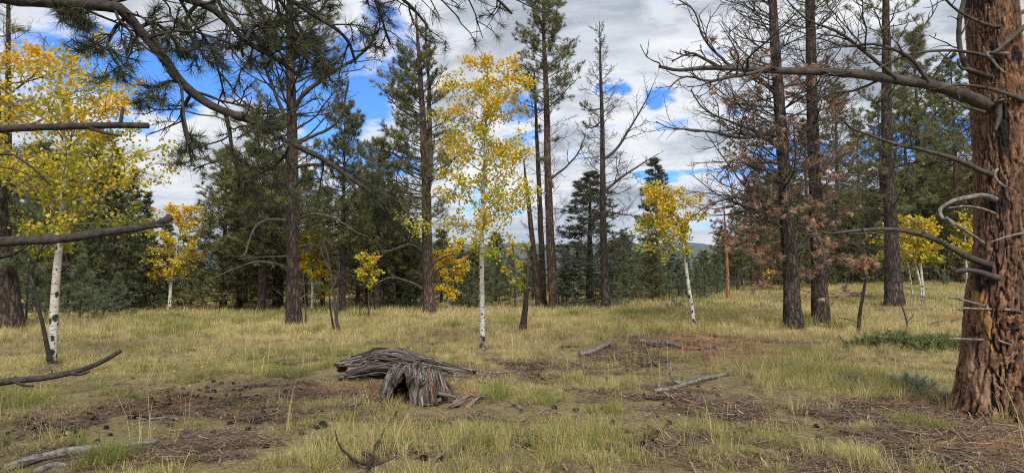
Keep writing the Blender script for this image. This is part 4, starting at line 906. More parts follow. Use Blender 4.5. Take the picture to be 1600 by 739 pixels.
GRP = {'open': ('spreading pine with bare lower trunk at the meadow edge', 'spreading pines along the meadow edge'), 'bushy': ('bushy dark green pine at the far edge of the meadow', 'bushy pines along the far meadow edge'), 'tall': ('tall straight pine in the forest on the right rise', 'tall pines of the right forest'), 'fir': ('dense dark fir with shaded skirts at the far meadow edge', 'dense firs along the meadow edge'),
       'spruce': ('blue-green spruce behind the meadow', 'spruces behind the meadow'), 'pale': ('small pale green young pine at the meadow edge', 'young pines along the meadow edge'), 'far': ('distant dark pine deep in the forest behind the meadow', 'distant forest pines')}
def plant(px, Y, top, kind, wide=1., label=None):
    lst = PR[kind]; i = int(prg.integers(len(lst))); src = lst[i]
    x = (px-800)/F*Y; z = float(gz(x, Y)); h = at(px, top, Y)[2]-z; s = max(h, 1.)/PH[kind]; sxy = s*wide
    lb, gr = GRP[kind]
    if (kind, i) not in used:
        used.add((kind, i)); o = src; o.location = (x, Y, z); o.rotation_euler = (0, 0, prg.random()*6.28); o.scale = (sxy, sxy, s)
    else: o = dup(src, (x, Y, z), prg.random()*6.28, (sxy, sxy, s))
    o['label'] = label or lb
    if not label: o['group'] = gr; PL.append((o, kind, px, Y, top))
    elif 'group' in o.keys(): del o['group']
for a in [(105, 33, 235, 'fir', 1.1), (178, 35, 232, 'fir', 1.15), (228, 37, 300, 'fir', 1.1), (60, 40, 225, 'bushy', 1.1), (142, 42, 215, 'open', 1.1), (-20, 34, 200, 'bushy', 1.2), (205, 44, 260, 'fir', 1.1), (262, 42, 335, 'fir', 1.1), (300, 42, 392, 'bushy', 1.4),
          (350, 37, 232, 'bushy', 1.3), (410, 35, 185, 'open', 1.25), (375, 39, 262, 'bushy', 1.3), (432, 40, 250, 'open', 1.2), (575, 40, 275, 'open', 1.2), (640, 41, 345, 'bushy', 1.4), (160, 38, 260, 'bushy', 1.3), (80, 37, 250, 'open', 1.3), (440, 41, 262, 'bushy', 1.2), (385, 45, 300, 'bushy', 1.2), (478, 43, 270, 'open', 1.1), (536, 34, 172, 'open', .95), (590, 37, 225, 'open', 1.05), (622, 42, 320, 'open', 1.2), (505, 45, 300, 'open', 1.1), (650, 44, 352, 'fir', 1.3), (560, 46, 300, 'bushy', 1.2),
          (720, 45, 372, 'fir', 1.3), (745, 42, 385, 'bushy', 1.5), (780, 41, 402, 'pale', 1.2), (775, 50, 365, 'bushy', 1.4), (832, 50, 390, 'bushy', 1.4), (690, 50, 360, 'bushy', 1.4), (610, 50, 300, 'bushy', 1.2), (975, 46, 365, 'bushy', 1.4), (885, 46, 385, 'pale', 1.3),
          (1060, 45, 405, 'pale', 1.3), (1100, 50, 392, 'bushy', 1.5), (1088, 43, 415, 'pale', 1.1), (1045, 41, 425, 'pale', 1.2), (1115, 52, 398, 'pale', 1.3), (1152, 54, 330, 'open', 1.1), (1175, 56, 290, 'tall', 1.2), (1188, 57, 250, 'tall', 1.2), (1130, 60, 362, 'bushy', 1.4), (1000, 44, 415, 'pale', 1.4), (955, 42, 420, 'pale', 1.3), (930, 44, 428, 'pale', 1.3), (1072, 47, 400, 'pale', 1.5), (1120, 48, 395, 'pale', 1.4), (1135, 55, 380, 'pale', 1.4), (1030, 45, 408, 'pale', 1.4), (1100, 42, 428, 'pale', 1.3), (185, 30, 428, 'pale', 1.4), (165, 29, 440, 'pale', 1.4), (735, 40, 420, 'pale', 1.4), (640, 39, 425, 'pale', 1.4), (600, 40, 410, 'pale', 1.4), (880, 41, 425, 'pale', 1.4),
          (1312, 62, 130, 'tall', 1.2), (1345, 66, 190, 'tall', 1.3), (1330, 58, 300, 'bushy', 1.1), (1440, 64, 50, 'tall', 1.2), (1470, 60, 120, 'tall', 1.2), (1498, 54, 90, 'tall', 1.1), (1420, 70, 140, 'tall', 1.2), (1262, 70, 190, 'tall', 1.3), (1230, 62, 262, 'bushy', 1.2), (1362, 62, 310, 'bushy', 1.2), (1545, 58, 70, 'tall', 1.2), (1290, 72, 290, 'bushy', 1.2), (1400, 60, 300, 'bushy', 1.3), (1485, 66, 300, 'bushy', 1.2), (1455, 75, 260, 'bushy', 1.2), (1590, 64, 120, 'tall', 1.3), (1380, 74, 160, 'tall', 1.2), (1210, 74, 270, 'bushy', 1.3)]: plant(*a)
plant(922, 39, 268, 'spruce', 2.1, 'broad dark blue-green spruce behind the bare dead pine')
plant(1026, 47, 248, 'spruce', 1.35, 'narrow pointed spruce above the orange topped leaning aspen')
plant(1018, 41, 372, 'bushy', 1.25, 'small dark pine with visible trunk under the leaning aspen crown')
plant(128, 27, 400, 'pale', 1.3, 'pale green young pine behind the big left aspen')
plant(45, 23, 388, 'pale', 1.2, 'pale long-needled young pine beside the thick left trunk')
LM = [(-20, 'beyond the thick left edge trunk'), (60, 'behind the big left aspen, left of its stem'), (130, 'behind the big left aspen, right of its stem'), (215, 'left of the small crooked aspen'), (290, 'right behind the small crooked aspen'), (385, 'left of the dark-barked pine'), (450, 'straight behind the dark-barked pine'), (500, 'behind the young yellow aspen'), (545, 'behind the bare dead sapling'), (605, 'left of the forked pine trunk'), (665, 'behind the forked pine trunk'), (712, 'behind the round orange aspen'), (765, 'behind the tall slender aspen'), (832, 'behind the charred snag'), (885, 'right of the reddish pine cluster'), (950, 'around the foot of the bare dead pine'), (1005, 'left of the leaning aspen stem'), (1055, 'behind the leaning aspen crown'), (1105, 'between the leaning aspen and the orange snag'), (1152, 'just right of the orange snag'), (1185, 'left behind the larger dying pine'), (1225, 'close behind the larger dying pine'), (1270, 'behind the black-based dying pine'), (1320, 'right of the black-based dying pine'), (1352, 'behind the rust-tufted dead sapling'), (1392, 'behind the straight live pine'), (1440, 'behind the three yellow aspens'), (1492, 'just left of the massive trunk'), (1560, 'hidden behind the massive trunk')]
NM = {'open': 'spreading bare-trunked pine', 'bushy': 'bushy dark green pine', 'tall': 'tall straight pine', 'fir': 'dense dark fir', 'pale': 'small pale green young pine'}
bins = {}
for rec in PL: bins.setdefault((rec[1], min(LM, key=lambda q: abs(q[0]-rec[2]))[1]), []).append(rec)
for (kd, ph), rs_ in bins.items():
    rs_.sort(key=lambda q: q[4])
    wd = {1: [''], 2: ['taller ', 'shorter '], 3: ['tallest ', 'middle-height ', 'shortest ']}.get(len(rs_), ['tallest ']+['%s-tallest ' % w_ for w_ in ('second', 'third', 'fourth', 'fifth', 'sixth')])
    for rec, w_ in zip(rs_, wd): rec[0]['label'] = (w_+NM[kd]+' '+ph)
tl = np.array([(-150, 260), (0, 290), (230, 330), (300, 398), (345, 398), (360, 340), (480, 330), (560, 350), (640, 360), (700, 385), (760, 375), (830, 395), (880, 398), (900, 360), (980, 360), (1010, 375), (1060, 400), (1110, 402), (1130, 340), (1200, 320), (1350, 290), (1500, 240), (1700, 220)])
for i in range(190):
    px = -140+1880*(i+prg.random())/190; Y = 50+prg.random()**1.3*75
    plant(px, Y, float(np.interp(px, tl[:, 0], tl[:, 1]))+prg.random()*45+(8 if Y < 70 else 0), 'far', 1.25)

for kd, lst in PR.items():                      # kinds never planted stay out of the scene
    for i, o in enumerate(lst):
        if (kd, i) not in used:
            for c in list(o.children): bpy.data.objects.remove(c)
            bpy.data.objects.remove(o)

# ------------------------------------------------------------------ the rotten log
def wood_mat():
    m, t = mat('rotten_log_wood'); a = t.attr('rnd'); k = t.attr('mark'); p = t.new('ShaderNodeTexCoord').outputs['Object']
    f = t.noise(p, 30, 5, .7); g2 = t.m('ADD', t.m('MULTIPLY', a, .75), t.m('MULTIPLY', f, .3))
    c = t.ramp(g2, [(.2, (.014, .012, .010)), (.44, (.05, .043, .037)), (.70, (.135, .12, .108)), (1.0, (.36, .335, .31))])
    r = t.ramp(f, [(.3, (.07, .03, .018)), (.55, (.22, .09, .045)), (.75, (.42, .22, .11))])
    return finish(m, t, t.mix(k, c, r), .95, f, .6, .01)
M['rotten'] = wood_mat()
def arch(spine, hw, hh, seed, S=90, K=64, a0=-8, a1=188, th=.045, ridge=.10, jag=.10, red=0., groove=9., tilt=0., slivers=0):
    """hollow decayed shell: an arch swept along a spine; grooves run along the grain, ends break off raggedly"""
    sp_ = smooth_path(spine, S); u = np.linspace(0, 1, S)
    W = np.interp(u, np.linspace(0, 1, len(hw)), hw); H = np.interp(u, np.linspace(0, 1, len(hh)), hh)
    tan = nrm(np.gradient(sp_, axis=0)); side = nrm(np.cross(tan, [0, 0, 1.])); 
    th_ = np.radians(np.linspace(a0, a1, K)); Uu, Aa = np.meshgrid(u, th_, indexing='ij')
    Lg = np.linalg.norm(np.diff(sp_, axis=0), axis=1).sum()
    wv = .35*fbm(Uu*Lg*2.0, Aa*1.2, 0, seed, 3)
    gr = fbm((Aa+wv)*groove, Uu*Lg*1.5, 0, seed+3, 4); cr = np.abs(vnoise((Aa+wv)*groove*.55, Uu*Lg*.9, 0, seed+9)); lump = fbm(Uu*Lg*3, Aa*1.3, 0, seed+6, 3)
    fine = fbm((Aa+wv)*groove*4, Uu*Lg*1.2, 0, seed+21, 3)
    k = 1 + ridge*(gr*.6 + .7*np.minimum(cr*2.2, .8)-.4) + .16*lump + .05*fine
    outer = sp_[:, None] + (W[:, None]*k*np.cos(Aa))[..., None]*side[:, None] + (H[:, None]*k*np.sin(Aa))[..., None]*np.array([0, 0, 1.])
    # ragged ends: slide the end rings along the grain
    je = jag*(fbm(Aa*4.5, 0*Aa, 0, seed+12, 3)*2.4 + .4*vnoise(Aa*11, 0*Aa, 0, seed+14))
    outer = outer + (je*(np.exp(-Uu/.10)*-1*np.sign(1.)+np.exp(-(1-Uu)/.10)))[..., None]*tan[:, None]
    inner = outer - th*((np.cos(Aa))[..., None]*side[:, None] + np.sin(Aa)[..., None]*np.array([0, 0, 1.]))*(1+.6*lump[..., None]) 
    n = S*K; ii = np.arange(n).reshape(S, K)
    q1 = np.stack([ii[:-1, :-1], ii[1:, :-1], ii[1:, 1:], ii[:-1, 1:]], -1).reshape(-1, 4); q2 = q1[:, ::-1]+n
    e = [np.stack([ii[0, :-1], ii[0, 1:], ii[0, 1:]+n, ii[0, :-1]+n], -1), np.stack([ii[-1, 1:], ii[-1, :-1], ii[-1, :-1]+n, ii[-1, 1:]+n], -1), np.stack([ii[1:, 0], ii[:-1, 0], ii[:-1, 0]+n, ii[1:, 0]+n], -1), np.stack([ii[:-1, -1], ii[1:, -1], ii[1:, -1]+n, ii[:-1, -1]+n], -1)]
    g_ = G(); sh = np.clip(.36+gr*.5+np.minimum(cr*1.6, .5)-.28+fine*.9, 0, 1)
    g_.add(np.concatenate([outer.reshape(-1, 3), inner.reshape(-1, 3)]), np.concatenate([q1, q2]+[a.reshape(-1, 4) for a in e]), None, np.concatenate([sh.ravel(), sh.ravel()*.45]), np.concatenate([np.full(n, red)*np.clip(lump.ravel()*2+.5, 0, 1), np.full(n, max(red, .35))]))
    if slivers:
        rs = np.random.default_rng(seed); N = slivers; T_ = 8
        u0 = rs.random(N)*.85; du = (.12+.4*rs.random(N)**1.5); uu = np.clip(u0[:, None]+du[:, None]*np.linspace(0, 1, T_), 0, 1.03)
        aa = rs.random(N)[:, None]*.94+.03 + np.cumsum(rs.normal(0, .008, (N, T_)), 1); aa = np.clip(aa, 0, 1)
        I = np.clip((uu*(S-1)).astype(int), 0, S-1); J = np.clip((aa*(K-1)).astype(int), 0, K-1)
        base = outer[I, J]; nrm_ = np.cos(Aa[I, J])[..., None]*side[I] + np.sin(Aa[I, J])[..., None]*np.array([0, 0, 1.])
        off = (rs.random(N)*.014)[:, None]+np.abs(rs.normal(0, .02, N))[:, None]*np.linspace(-.35, .6, T_)**2
        P = base+nrm_*off[..., None]; w_ = (.006+.012*rs.random(N))[:, None]*np.array([.25, .8, 1, 1, 1, .9, .7, .15])
        tubes(g_, P, w_, 4, rnd=np.clip(.25+.75*rs.random(N)**1.3, 0, 1), bark=lambda P_, a: 1+.5*np.cos(2*a+.6)+0*P_[..., :1])
    return g_
def strip(pts, w0, w1, seed, red=0., flat=.45, S=22, sides=10, shade=.6):
    """weathered splinter or root: grooved tapering strand"""
    rng = np.random.default_rng(seed); P = smooth_path(pts, S, .03, rng); r = np.linspace(w0, w1, S)*.55
    g_ = G(); fn = lambda P_, a: (1+.35*np.cos(2*a+seed))*(1+.45*fbm(np.cos(a)*2.4+0*P_[..., :1], np.sin(a)*2.4+seed+0*P_[..., :1], np.linspace(0, 2.2, S)[None, :, None]+0*P_[..., :1]*a, seed, 3))
    tubes(g_, P, r, sides, cap=True, bark=fn, rnd=[shade], bb=np.full(S, red)); 
    g_.a[0] = np.clip(shade+.5*fbm(np.tile(np.arange(sides), S)*.9, np.repeat(np.arange(S), sides)*.12, 0, seed+2, 3), 0, 1)
    return g_
lb = hit(640, 628); Yl = lb[1]
def lp(px, py, Y, dz=0.):
    q = at(px, py, Y); return np.array([q[0], Y, q[2]+dz])
def lg(px, Y, dz=0.):
    x = (px-800)/F*Y; return np.array([x, Y, float(gz(x, Y))+dz])
log = empty('rotten_log', lb, 'weathered grey rotten log, hollow and splintered, lying on the near meadow', 'log')
def addlog(g_, name='shell', label=None, mt='rotten'):
    o = g_.build(name, M[mt], log, True, lb)
    if label: o['label'] = label
Yb = Yl+2.25
# back shell: broad rounded left end, long thin point to the right
addlog(arch([lg(535, Yb-.1), lg(575, Yb+.05), lg(620, Yb+.15), lg(668, Yb+.2), lg(735, Yb+.25)], [.30, .38, .32, .18, .03], [.34, .43, .38, .25, .05], 3, ridge=.16, a0=12, a1=160, jag=.09, slivers=130), 'shell')
addlog(strip([lg(552, Yb, .36), lg(600, Yb-.05, .38), lg(650, Yb-.02, .27), lg(690, Yb+.05, .16), lg(728, Yb+.1, .08)], .055, .012, 41, shade=.45), 'splinter')
addlog(strip([lg(560, Yb-.1, .30), lg(600, Yb-.2, .31), lg(645, Yb-.2, .22)], .05, .02, 42, shade=.4), 'splinter'); addlog(strip([lg(529, Yb-.3, .01), lg(545, Yb-.35, .10), lg(575, Yb-.36, .20), lg(610, Yb-.3, .26)], .045, .03, 44, shade=.55), 'splinter')
# front shell: its broken mouth faces the viewer
addlog(arch([lg(668, Yl+1.9), lg(658, Yl+1.25), lg(645, Yl+.5), lg(641, Yl-.02)], [.26, .33, .37, .37], [.26, .33, .37, .31], 8, ridge=.18, a0=-2, a1=182, jag=.30, groove=9, slivers=110), 'shell')
def fin(px0, px1, y0, y1, h0, wd, hh, seed, red=0., th=.02, x2=None, lb_=None):
    addlog(arch([lg(px0, y0, h0), lg((px0*.55+px1*.45), (y0+y1)/2, h0*.78), lg(px1*.85+px0*.15, y1+.05, h0*.36), lg(px1, y1, -.05)], [wd*.9, wd, wd*.85, wd*.6], [hh]*4, seed, S=46, K=40, a0=5, a1=175, th=th, ridge=.40, jag=.12, red=red, groove=7, slivers=14), 'splinter', lb_)
fin(648, 652, Yl+.35, Yl-.22, .36, .085, .05, 91); fin(660, 668, Yl+.35, Yl-.20, .34, .06, .05, 92); fin(672, 680, Yl+.4, Yl-.14, .32, .055, .04, 93, .9, lb_='rotten red-brown splinter'); fin(684, 694, Yl+.5, Yl+.02, .33, .07, .05, 94, .35)
fin(622, 602, Yl+.4, Yl-.2, .36, .10, .06, 95)
for i, (pts, a, b, rd, sh) in enumerate([
    ([lg(690, Yl+.5, .26), lg(705, Yl+.35, .16), lg(712, Yl+.3, .02)], .05, .03, .3, .5)]):
    addlog(strip(pts, a, b, 50+i, rd, shade=sh), 'splinter', 'rotten red-brown splinter' if rd > .5 else None)
addlog(strip([lg(640, Yl+.15, .10), lg(672, Yl+.1, .12), lg(700, Yl+.12, .10)], .10, .06, 70, 1., shade=.3), 'rotten_core', 'rotten red-brown heartwood inside the hollow')
addlog(strip([lg(672, Yl+.05, .14), lg(695, Yl-.02, .12), lg(715, Yl-.08, .07), lg(722, Yl-.12, .0)], .05, .03, 71, 0, shade=.6), 'root')
addlog(strip([lg(664, Yb-.1, .14), lg(700, Yb-.15, .07), lg(745, Yb-.2, .03)], .05, .02, 72, .1, shade=.45), 'root')
fr = empty('wood_chunk', lg(732, Yl-.2), 'small broken chunk of grey and rust-red wood at the right end of the rotten log', 'wood chunk')
lb_, log_ = lb, log; lb, log = np.array(lg(732, Yl-.2)), fr
addlog(arch([lg(712, Yl-.26, -.03), lg(730, Yl-.14, .0), lg(748, Yl-.0, -.02)], [.10, .13, .11], [.10, .15, .10], 15, S=40, K=40, ridge=.3, jag=.09, red=.25, th=.06), 'shell')
addlog(strip([lg(722, Yl-.2, .10), lg(734, Yl-.12, .13), lg(745, Yl-.06, .11)], .045, .03, 75, .9, shade=.5), 'rotten_core'); addlog(strip([lg(728, Yl-.3, -.01), lg(742, Yl-.24, .06), lg(750, Yl-.12, .08)], .04, .02, 76, 0, shade=.85), 'splinter'); addlog(strip([lg(712, Yl-.3, .0), lg(716, Yl-.2, .07), lg(724, Yl-.1, .1)], .035, .02, 77, 0, shade=.75), 'splinter')
lb, log = lb_, log_

# ------------------------------------------------------------------ deadwood on the ground
def wood(name, pts, w0, w1, label, cat, seed, mt='grey_wood', twigs=(), lift=.02, group=None, arc=0.):
    """pts: photograph points where it lies on the ground"""
    rng = np.random.default_rng(seed); q = []
    for i, p in enumerate(pts):
        h = hit(p[0], p[1] + (p[2] if len(p) > 2 else 0)); Yq = h[1]
        c = at(p[0], p[1], Yq) if len(p) > 2 else h+np.array([0, 0, 0.]); c = np.array([c[0], Yq, max(c[2], float(gz(c[0], Yq)))+lift+w0/2/F*Yq*.6]); q.append(c)
    q = np.array(q); S = 10*len(q); P = smooth_path(q, S, .07, rng); P[:, 2] = np.maximum(P[:, 2], gz(P[:, 0], P[:, 1])+.01); r = np.linspace(w0, w1, S)/2/F*P[:, 1]*(1+.3*fbm(np.arange(S)*.35, seed*3.1, 0, seed, 2))*np.append(np.ones(S-3), [.85, .6, .3])
    root = q[0]; g_ = G()
    fn = lambda P_, a: 1+.6*fbm(np.cos(a)*2.2+0*P_[..., :1], np.sin(a)*2.2+0*P_[..., :1], np.linspace(0, S*.12, S)[None, :, None]+0*P_[..., :1]*a, seed, 3)
    tubes(g_, P, r, 10, cap=True, bark=fn)
    if twigs:
        o = empty(name, root, label, cat, group); g_.build('stem', M[mt], o, True, root)
        for tw in twigs:
            a = P[int(tw[0]*(S-1))]; gg_ = G(); pts_ = [a]
            for (x, y, dd) in tw[1]:
                pts_.append(at(x, y, a[1]+dd))
            gt = smooth_path(pts_, 12, .04, rng); tubes(gg_, gt, np.linspace(tw[2], tw[3], 12)/2/F*a[1], 7, cap=True); gg_.build('twig', M[mt], o, True, root)
    else: o = g_.build(name, M[mt], None, True, root); tag(o, label, cat, group)
    return o
wood('fallen_log', [(4, 739), (60, 722), (110, 712), (170, 704), (215, 698), (250, 694)], 16, 8, 'long bleached fallen branch curving along the bottom left', 'branch', 1, lift=.0)
wood('fallen_log', [(55, 742), (80, 732), (105, 730)], 12, 8, 'short bleached wood piece below the long bleached branch', 'branch', 2, lift=.0)
wood('fallen_branch', [(906, 557), (925, 553), (945, 546), (957, 537)], 8, 5, 'grey curved dead log beyond the rotten log, toward the right', 'branch', 3, twigs=[(.3, [(915, 548, 0), (930, 546, .1)], 4, 2), (.6, [(948, 540, .1), (958, 533, .2)], 3, 2)])
wood('fallen_branch', [(870, 562), (890, 567), (905, 571), (921, 575)], 4, 2.5, 'thin pale stick lying just left of the grey curved log', 'branch', 4)
wood('fallen_branch', [(999, 537), (1020, 538), (1042, 540), (1062, 545)], 8, 5, 'grey dead log at the edge of the orange bare patch', 'branch', 5, twigs=[(.2, [(1012, 533, 0), (1025, 531, .1)], 4, 2), (.6, [(1040, 533, .1), (1052, 535, .1)], 4, 2), (.8, [(1058, 548, -.1), (1068, 552, -.1)], 3, 2)])
wood('fallen_branch', [(1012, 541), (1030, 543), (1046, 540)], 5, 4, 'dark grey log piece lying against the log by the orange patch', 'branch', 15, mt='dead')
wood('fallen_branch', [(1022, 616), (1050, 612), (1085, 602), (1115, 592), (1140, 585), (1152, 576)], 7, 4, 'gnarled bleached branch with forked end in the middle right foreground', 'branch', 6,
     twigs=[(.25, [(1052, 595, 0), (1048, 580, 0), (1047, 566, .05)], 6, 3), (.3, [(1060, 618, -.1), (1072, 628, -.3), (1078, 636, -.4)], 4, 2), (.9, [(1148, 580, 0), (1153, 574, 0)], 5, 3), (.6, [(1100, 606, -.2), (1130, 604, -.2)], 3, 1.5), (.8, [(1130, 582, .1), (1145, 576, .2)], 4, 2)], lift=.03)
wood('fallen_branch', [(850, 546), (875, 544), (905, 543)], 3.5, 2.5, 'straight dark stick on the meadow above the grey curved log', 'branch', 7, mt='dead')
wood('fallen_branch', [(672, 572), (705, 578), (740, 582), (770, 586), (800, 583)], 4.5, 2.5, 'long grey root trailing right from behind the rotten log', 'branch', 8, mt='grey_wood', twigs=[(.4, [(735, 576, .1), (765, 578, .2)], 2.5, 1.5)])
wood('fallen_branch', [(695, 590), (725, 590), (755, 592)], 3, 2, 'short pale stick on the brown litter right of the rotten log', 'branch', 9)
wood('fallen_branch', [(1010, 655), (1018, 648), (1016, 640)], 3, 2, 'tiny upright bleached stick below the gnarled branch', 'branch', 10)
wood('fallen_branch', [(914, 650), (930, 645), (948, 638)], 5, 3, 'dark weathered stick among grass in the centre foreground', 'branch', 11, mt='dead')
wood('fallen_branch', [(1056, 700), (1064, 690), (1058, 680)], 3, 2, 'little pale crooked twig below the gnarled branch', 'branch', 12)
wood('fallen_branch', [(1395, 677), (1430, 680), (1470, 686)], 4, 2.5, 'pale thin branch on the bare soil before the massive trunk', 'branch', 13)
wood('fallen_branch', [(1440, 630), (1470, 634), (1500, 640)], 5, 3, 'bark-brown stick left of the massive trunk base', 'branch', 14, mt='dead')
wood('fallen_branch', [(1280, 705), (1292, 716), (1310, 722)], 4, 3, 'dark forked stick at the bottom right', 'branch', 16, mt='dead')
wood('fallen_branch', [(1340, 650), (1365, 655), (1385, 652)], 3, 2, 'short pale stick on the soil right of the gnarled branch', 'branch', 17)
wood('fallen_branch', [(0, 527), (20, 526), (36, 524)], 4, 2, 'pale fallen stick at the foot of the thick left trunk', 'branch', 18)
wood('fallen_log', [(1182, 470), (1205, 466), (1238, 463)], 3.5, 2, 'far grey fallen log on the rise behind the larger dying pine', 'log', 19, twigs=[(.4, [(1212, 460, 0), (1222, 458, .2)], 2, 1)])
wood('fallen_log', [(1296, 466), (1330, 463), (1372, 466)], 4, 2, 'far grey fallen log left of the straight live pine', 'log', 20, twigs=[(.4, [(1335, 458, 0), (1350, 462, .2)], 2, 1), (.7, [(1358, 460, 0), (1366, 463, .2)], 2, 1)])
wood('fallen_branch', [(1402, 508), (1430, 512), (1465, 516), (1500, 512)], 4, 2, 'sprawling grey dead branch lying behind the juniper', 'branch', 21, mt='dead', twigs=[(.3, [(1425, 502, .2), (1440, 500, .3)], 2.5, 1), (.5, [(1455, 505, .1), (1478, 500, .3)], 3, 1), (.7, [(1475, 520, -.1), (1490, 524, -.2)], 3, 1), (.85, [(1485, 503, .2), (1500, 497, .3)], 3, 1)], lift=.08)
wood('fallen_branch', [(1500, 486), (1530, 484)], 5, 3, 'grey log lying behind the massive trunk', 'log', 22)
wood('dead_twig', [(576, 742), (588, 712), (600, 690), (612, 668), (622, 650)], 7, 3, 'dark forked dead twig rising from the grass at the bottom centre', 'twig', 23, mt='char', lift=.05,
     twigs=[(.05, [(560, 722, .05), (540, 706, .1), (528, 690, .15), (524, 672, .2)], 5, 2), (.3, [(606, 708, .1), (628, 698, .2)], 4, 1.5), (.2, [(556, 728, 0), (536, 726, .05)], 4, 2), (.35, [(578, 700, .05), (566, 706, .05)], 3, 1.5), (.02, [(600, 722, 0), (620, 712, .1)], 3, 1.5)])
wood('dead_twig', [(560, 736), (540, 716), (526, 700)], 4, 2, 'curved dark twig beside the forked dead twig', 'twig', 24, mt='char', lift=.03)
wood('grass_stalk', [(680, 730), (710, 705), (745, 692), (790, 686)], 2, 1, 'long pale bent grass stalk in the centre foreground', 'stalk', 25, mt='grey_wood', lift=.06)

# loose sticks: thirty alike
stick_g = 'small sticks littering the bare soil'; rs = np.random.default_rng(321); src = []
for k in range(4):
    g_ = G(); P = smooth_path(np.array([[-.15, 0, .01], [-.04, rs.normal(0, .02), .02], [.05, rs.normal(0, .02), .015], [.16, 0, .012]]), 10); tubes(g_, P, np.linspace(.010, .005, 10), 6, cap=True); src.append(g_.mesh('small_stick', M['grey_wood'] if k % 2 else M['dead'], True))
x, y = rand_pts(1500, 5, 15, 0); b, o, d = masks(x, y); k = np.nonzero(b > .55)[0][:110]
for j in k:
    o_ = bpy.data.objects.new('small_stick', src[int(rs.integers(4))]); C.objects.link(o_); s = .5+1.0*rs.random(); o_.scale = (s, s, s)
    o_.location = (x[j], y[j], float(gz(x[j], y[j]))+.012); o_.rotation_euler = (0, rs.normal(0, .08), rs.random()*6.28); tag(o_, 'small dry stick lying on the bare brown soil', 'stick', stick_g)

# ------------------------------------------------------------------ pine cones
def cone_mesh(seed):
    g_ = G(); r = np.random.default_rng(seed); n = 54; t_ = np.arange(n)/n; a = np.arange(n)*2.39996
    rad = .030*np.sin(PI*(.12+.80*t_))**.8; z = (t_-.5)*.085
    c = np.stack([z, rad*.35*np.cos(a), rad*.35*np.sin(a)], -1); out = np.stack([.35+0*a, np.cos(a), np.sin(a)], -1); out = nrm(out); tip = c+out*(rad*.95+.006)[:, None]
    s = nrm(np.cross(out, [1., 0, 0]))*.011; up = np.array([.010, 0, 0])
    V = np.stack([c-s*.6, c+s*.6, tip+s, tip-s, tip+out*.006+up], 1); k = (np.arange(n)*5)[:, None]
    g_.add(V, k+np.array([[0, 1, 2, 3]]), k+np.array([[3, 2, 4]]), np.repeat(r.random(n), 5))
    core = np.stack([np.linspace(-.04, .04, 6), 0*np.linspace(0, 1, 6), 0*np.linspace(0, 1, 6)], -1); tubes(g_, core, np.array([.004, .013, .016, .015, .010, .003]), 7)
    return g_.mesh('pine_cone', M['cone'])
M['cone'] = foliage('pine_cone_scales', [(0, (.02, .016, .014)), (.6, (.05, .038, .03)), (1, (.11, .08, .06))], .0, .9)
cm = [cone_mesh(i) for i in range(3)]; rs = np.random.default_rng(55)
cl_ = [(250, 640, 130, 26, 44), (330, 620, 110, 24, 36), (60, 665, 100, 20, 20), (420, 640, 90, 30, 26), (100, 690, 90, 20, 12), (520, 690, 120, 30, 12), (740, 680, 80, 30, 10), (1050, 680, 120, 30, 30), (1100, 536, 70, 10, 26), (980, 570, 90, 16, 18), (860, 585, 90, 18, 14), (1070, 610, 60, 20, 14), (1250, 690, 60, 30, 12), (830, 640, 90, 30, 8), (640, 715, 90, 20, 8), (460, 590, 40, 20, 6)]
for px, py, rx, ry, n in cl_:
    for i in range(n):
        hx = hit(px+rs.normal(0, .55)*rx, min(max(py+rs.normal(0, .55)*ry, 500), 738)); s = 1.0+.55*rs.random()
        s = .45+.42*rs.random(); o_ = bpy.data.objects.new('pine_cone', cm[int(rs.integers(3))]); C.objects.link(o_); o_.scale = (s, s, s); o_.location = (hx[0], hx[1], hx[2]+.014*s); o_.rotation_euler = (rs.random()*6, rs.normal(0, .4), rs.random()*6.28)
        tag(o_, 'dark fallen pine cone lying among the dry grass', 'pine cone', 'pine cones scattered over the ground')

# ------------------------------------------------------------------ fallen aspen leaves
M['fallen'] = foliage('fallen_leaves', [(0, (.16, .10, .05)), (.5, (.36, .25, .075)), (1, (.52, .40, .13))], .15, .7, 'hue', 'INSTANCER', vary=0.)
def leaf_mesh(sd):
    g_ = G(); r = np.random.default_rng(sd); leaves(g_, np.zeros((1, 3)), 0, .06, r, np.zeros(1)); g_.v[0] = g_.v[0]*np.array([.75, .55, .9]); me = g_.mesh('fallen_leaf', M['fallen']); return me
fx, fy = [], []
for px, py, sp_, n in [(84, 575, 1.5, 260), (754, 548, 1.2, 200), (268, 493, 1.5, 90), (1085, 518, 1.1, 110), (640, 640, 3.5, 40), (200, 640, 3, 40), (500, 610, 2, 30), (1000, 640, 4, 40)]:
    c = hit(px, py); fx.append(c[0]+rs.normal(0, sp_, n)); fy.append(c[1]+rs.normal(0, sp_, n))
fx, fy = np.concatenate(fx), np.concatenate(fy); k = fy > 4.5; fx, fy = fx[k], fy[k]; n = len(fx)
tag(scatter('fallen_leaves', np.stack([fx, fy, gz(fx, fy)+.015+.03*rs.random(n)], -1), np.stack([rs.normal(0, .5, n), rs.normal(0, .5, n), rs.random(n)*6.28], -1), (.45+.5*rs.random(n)), rs.random(n), rs.integers(0, 3, n), [leaf_mesh(i) for i in range(3)]), 'yellow fallen aspen leaves caught in the grass', 'leaves')

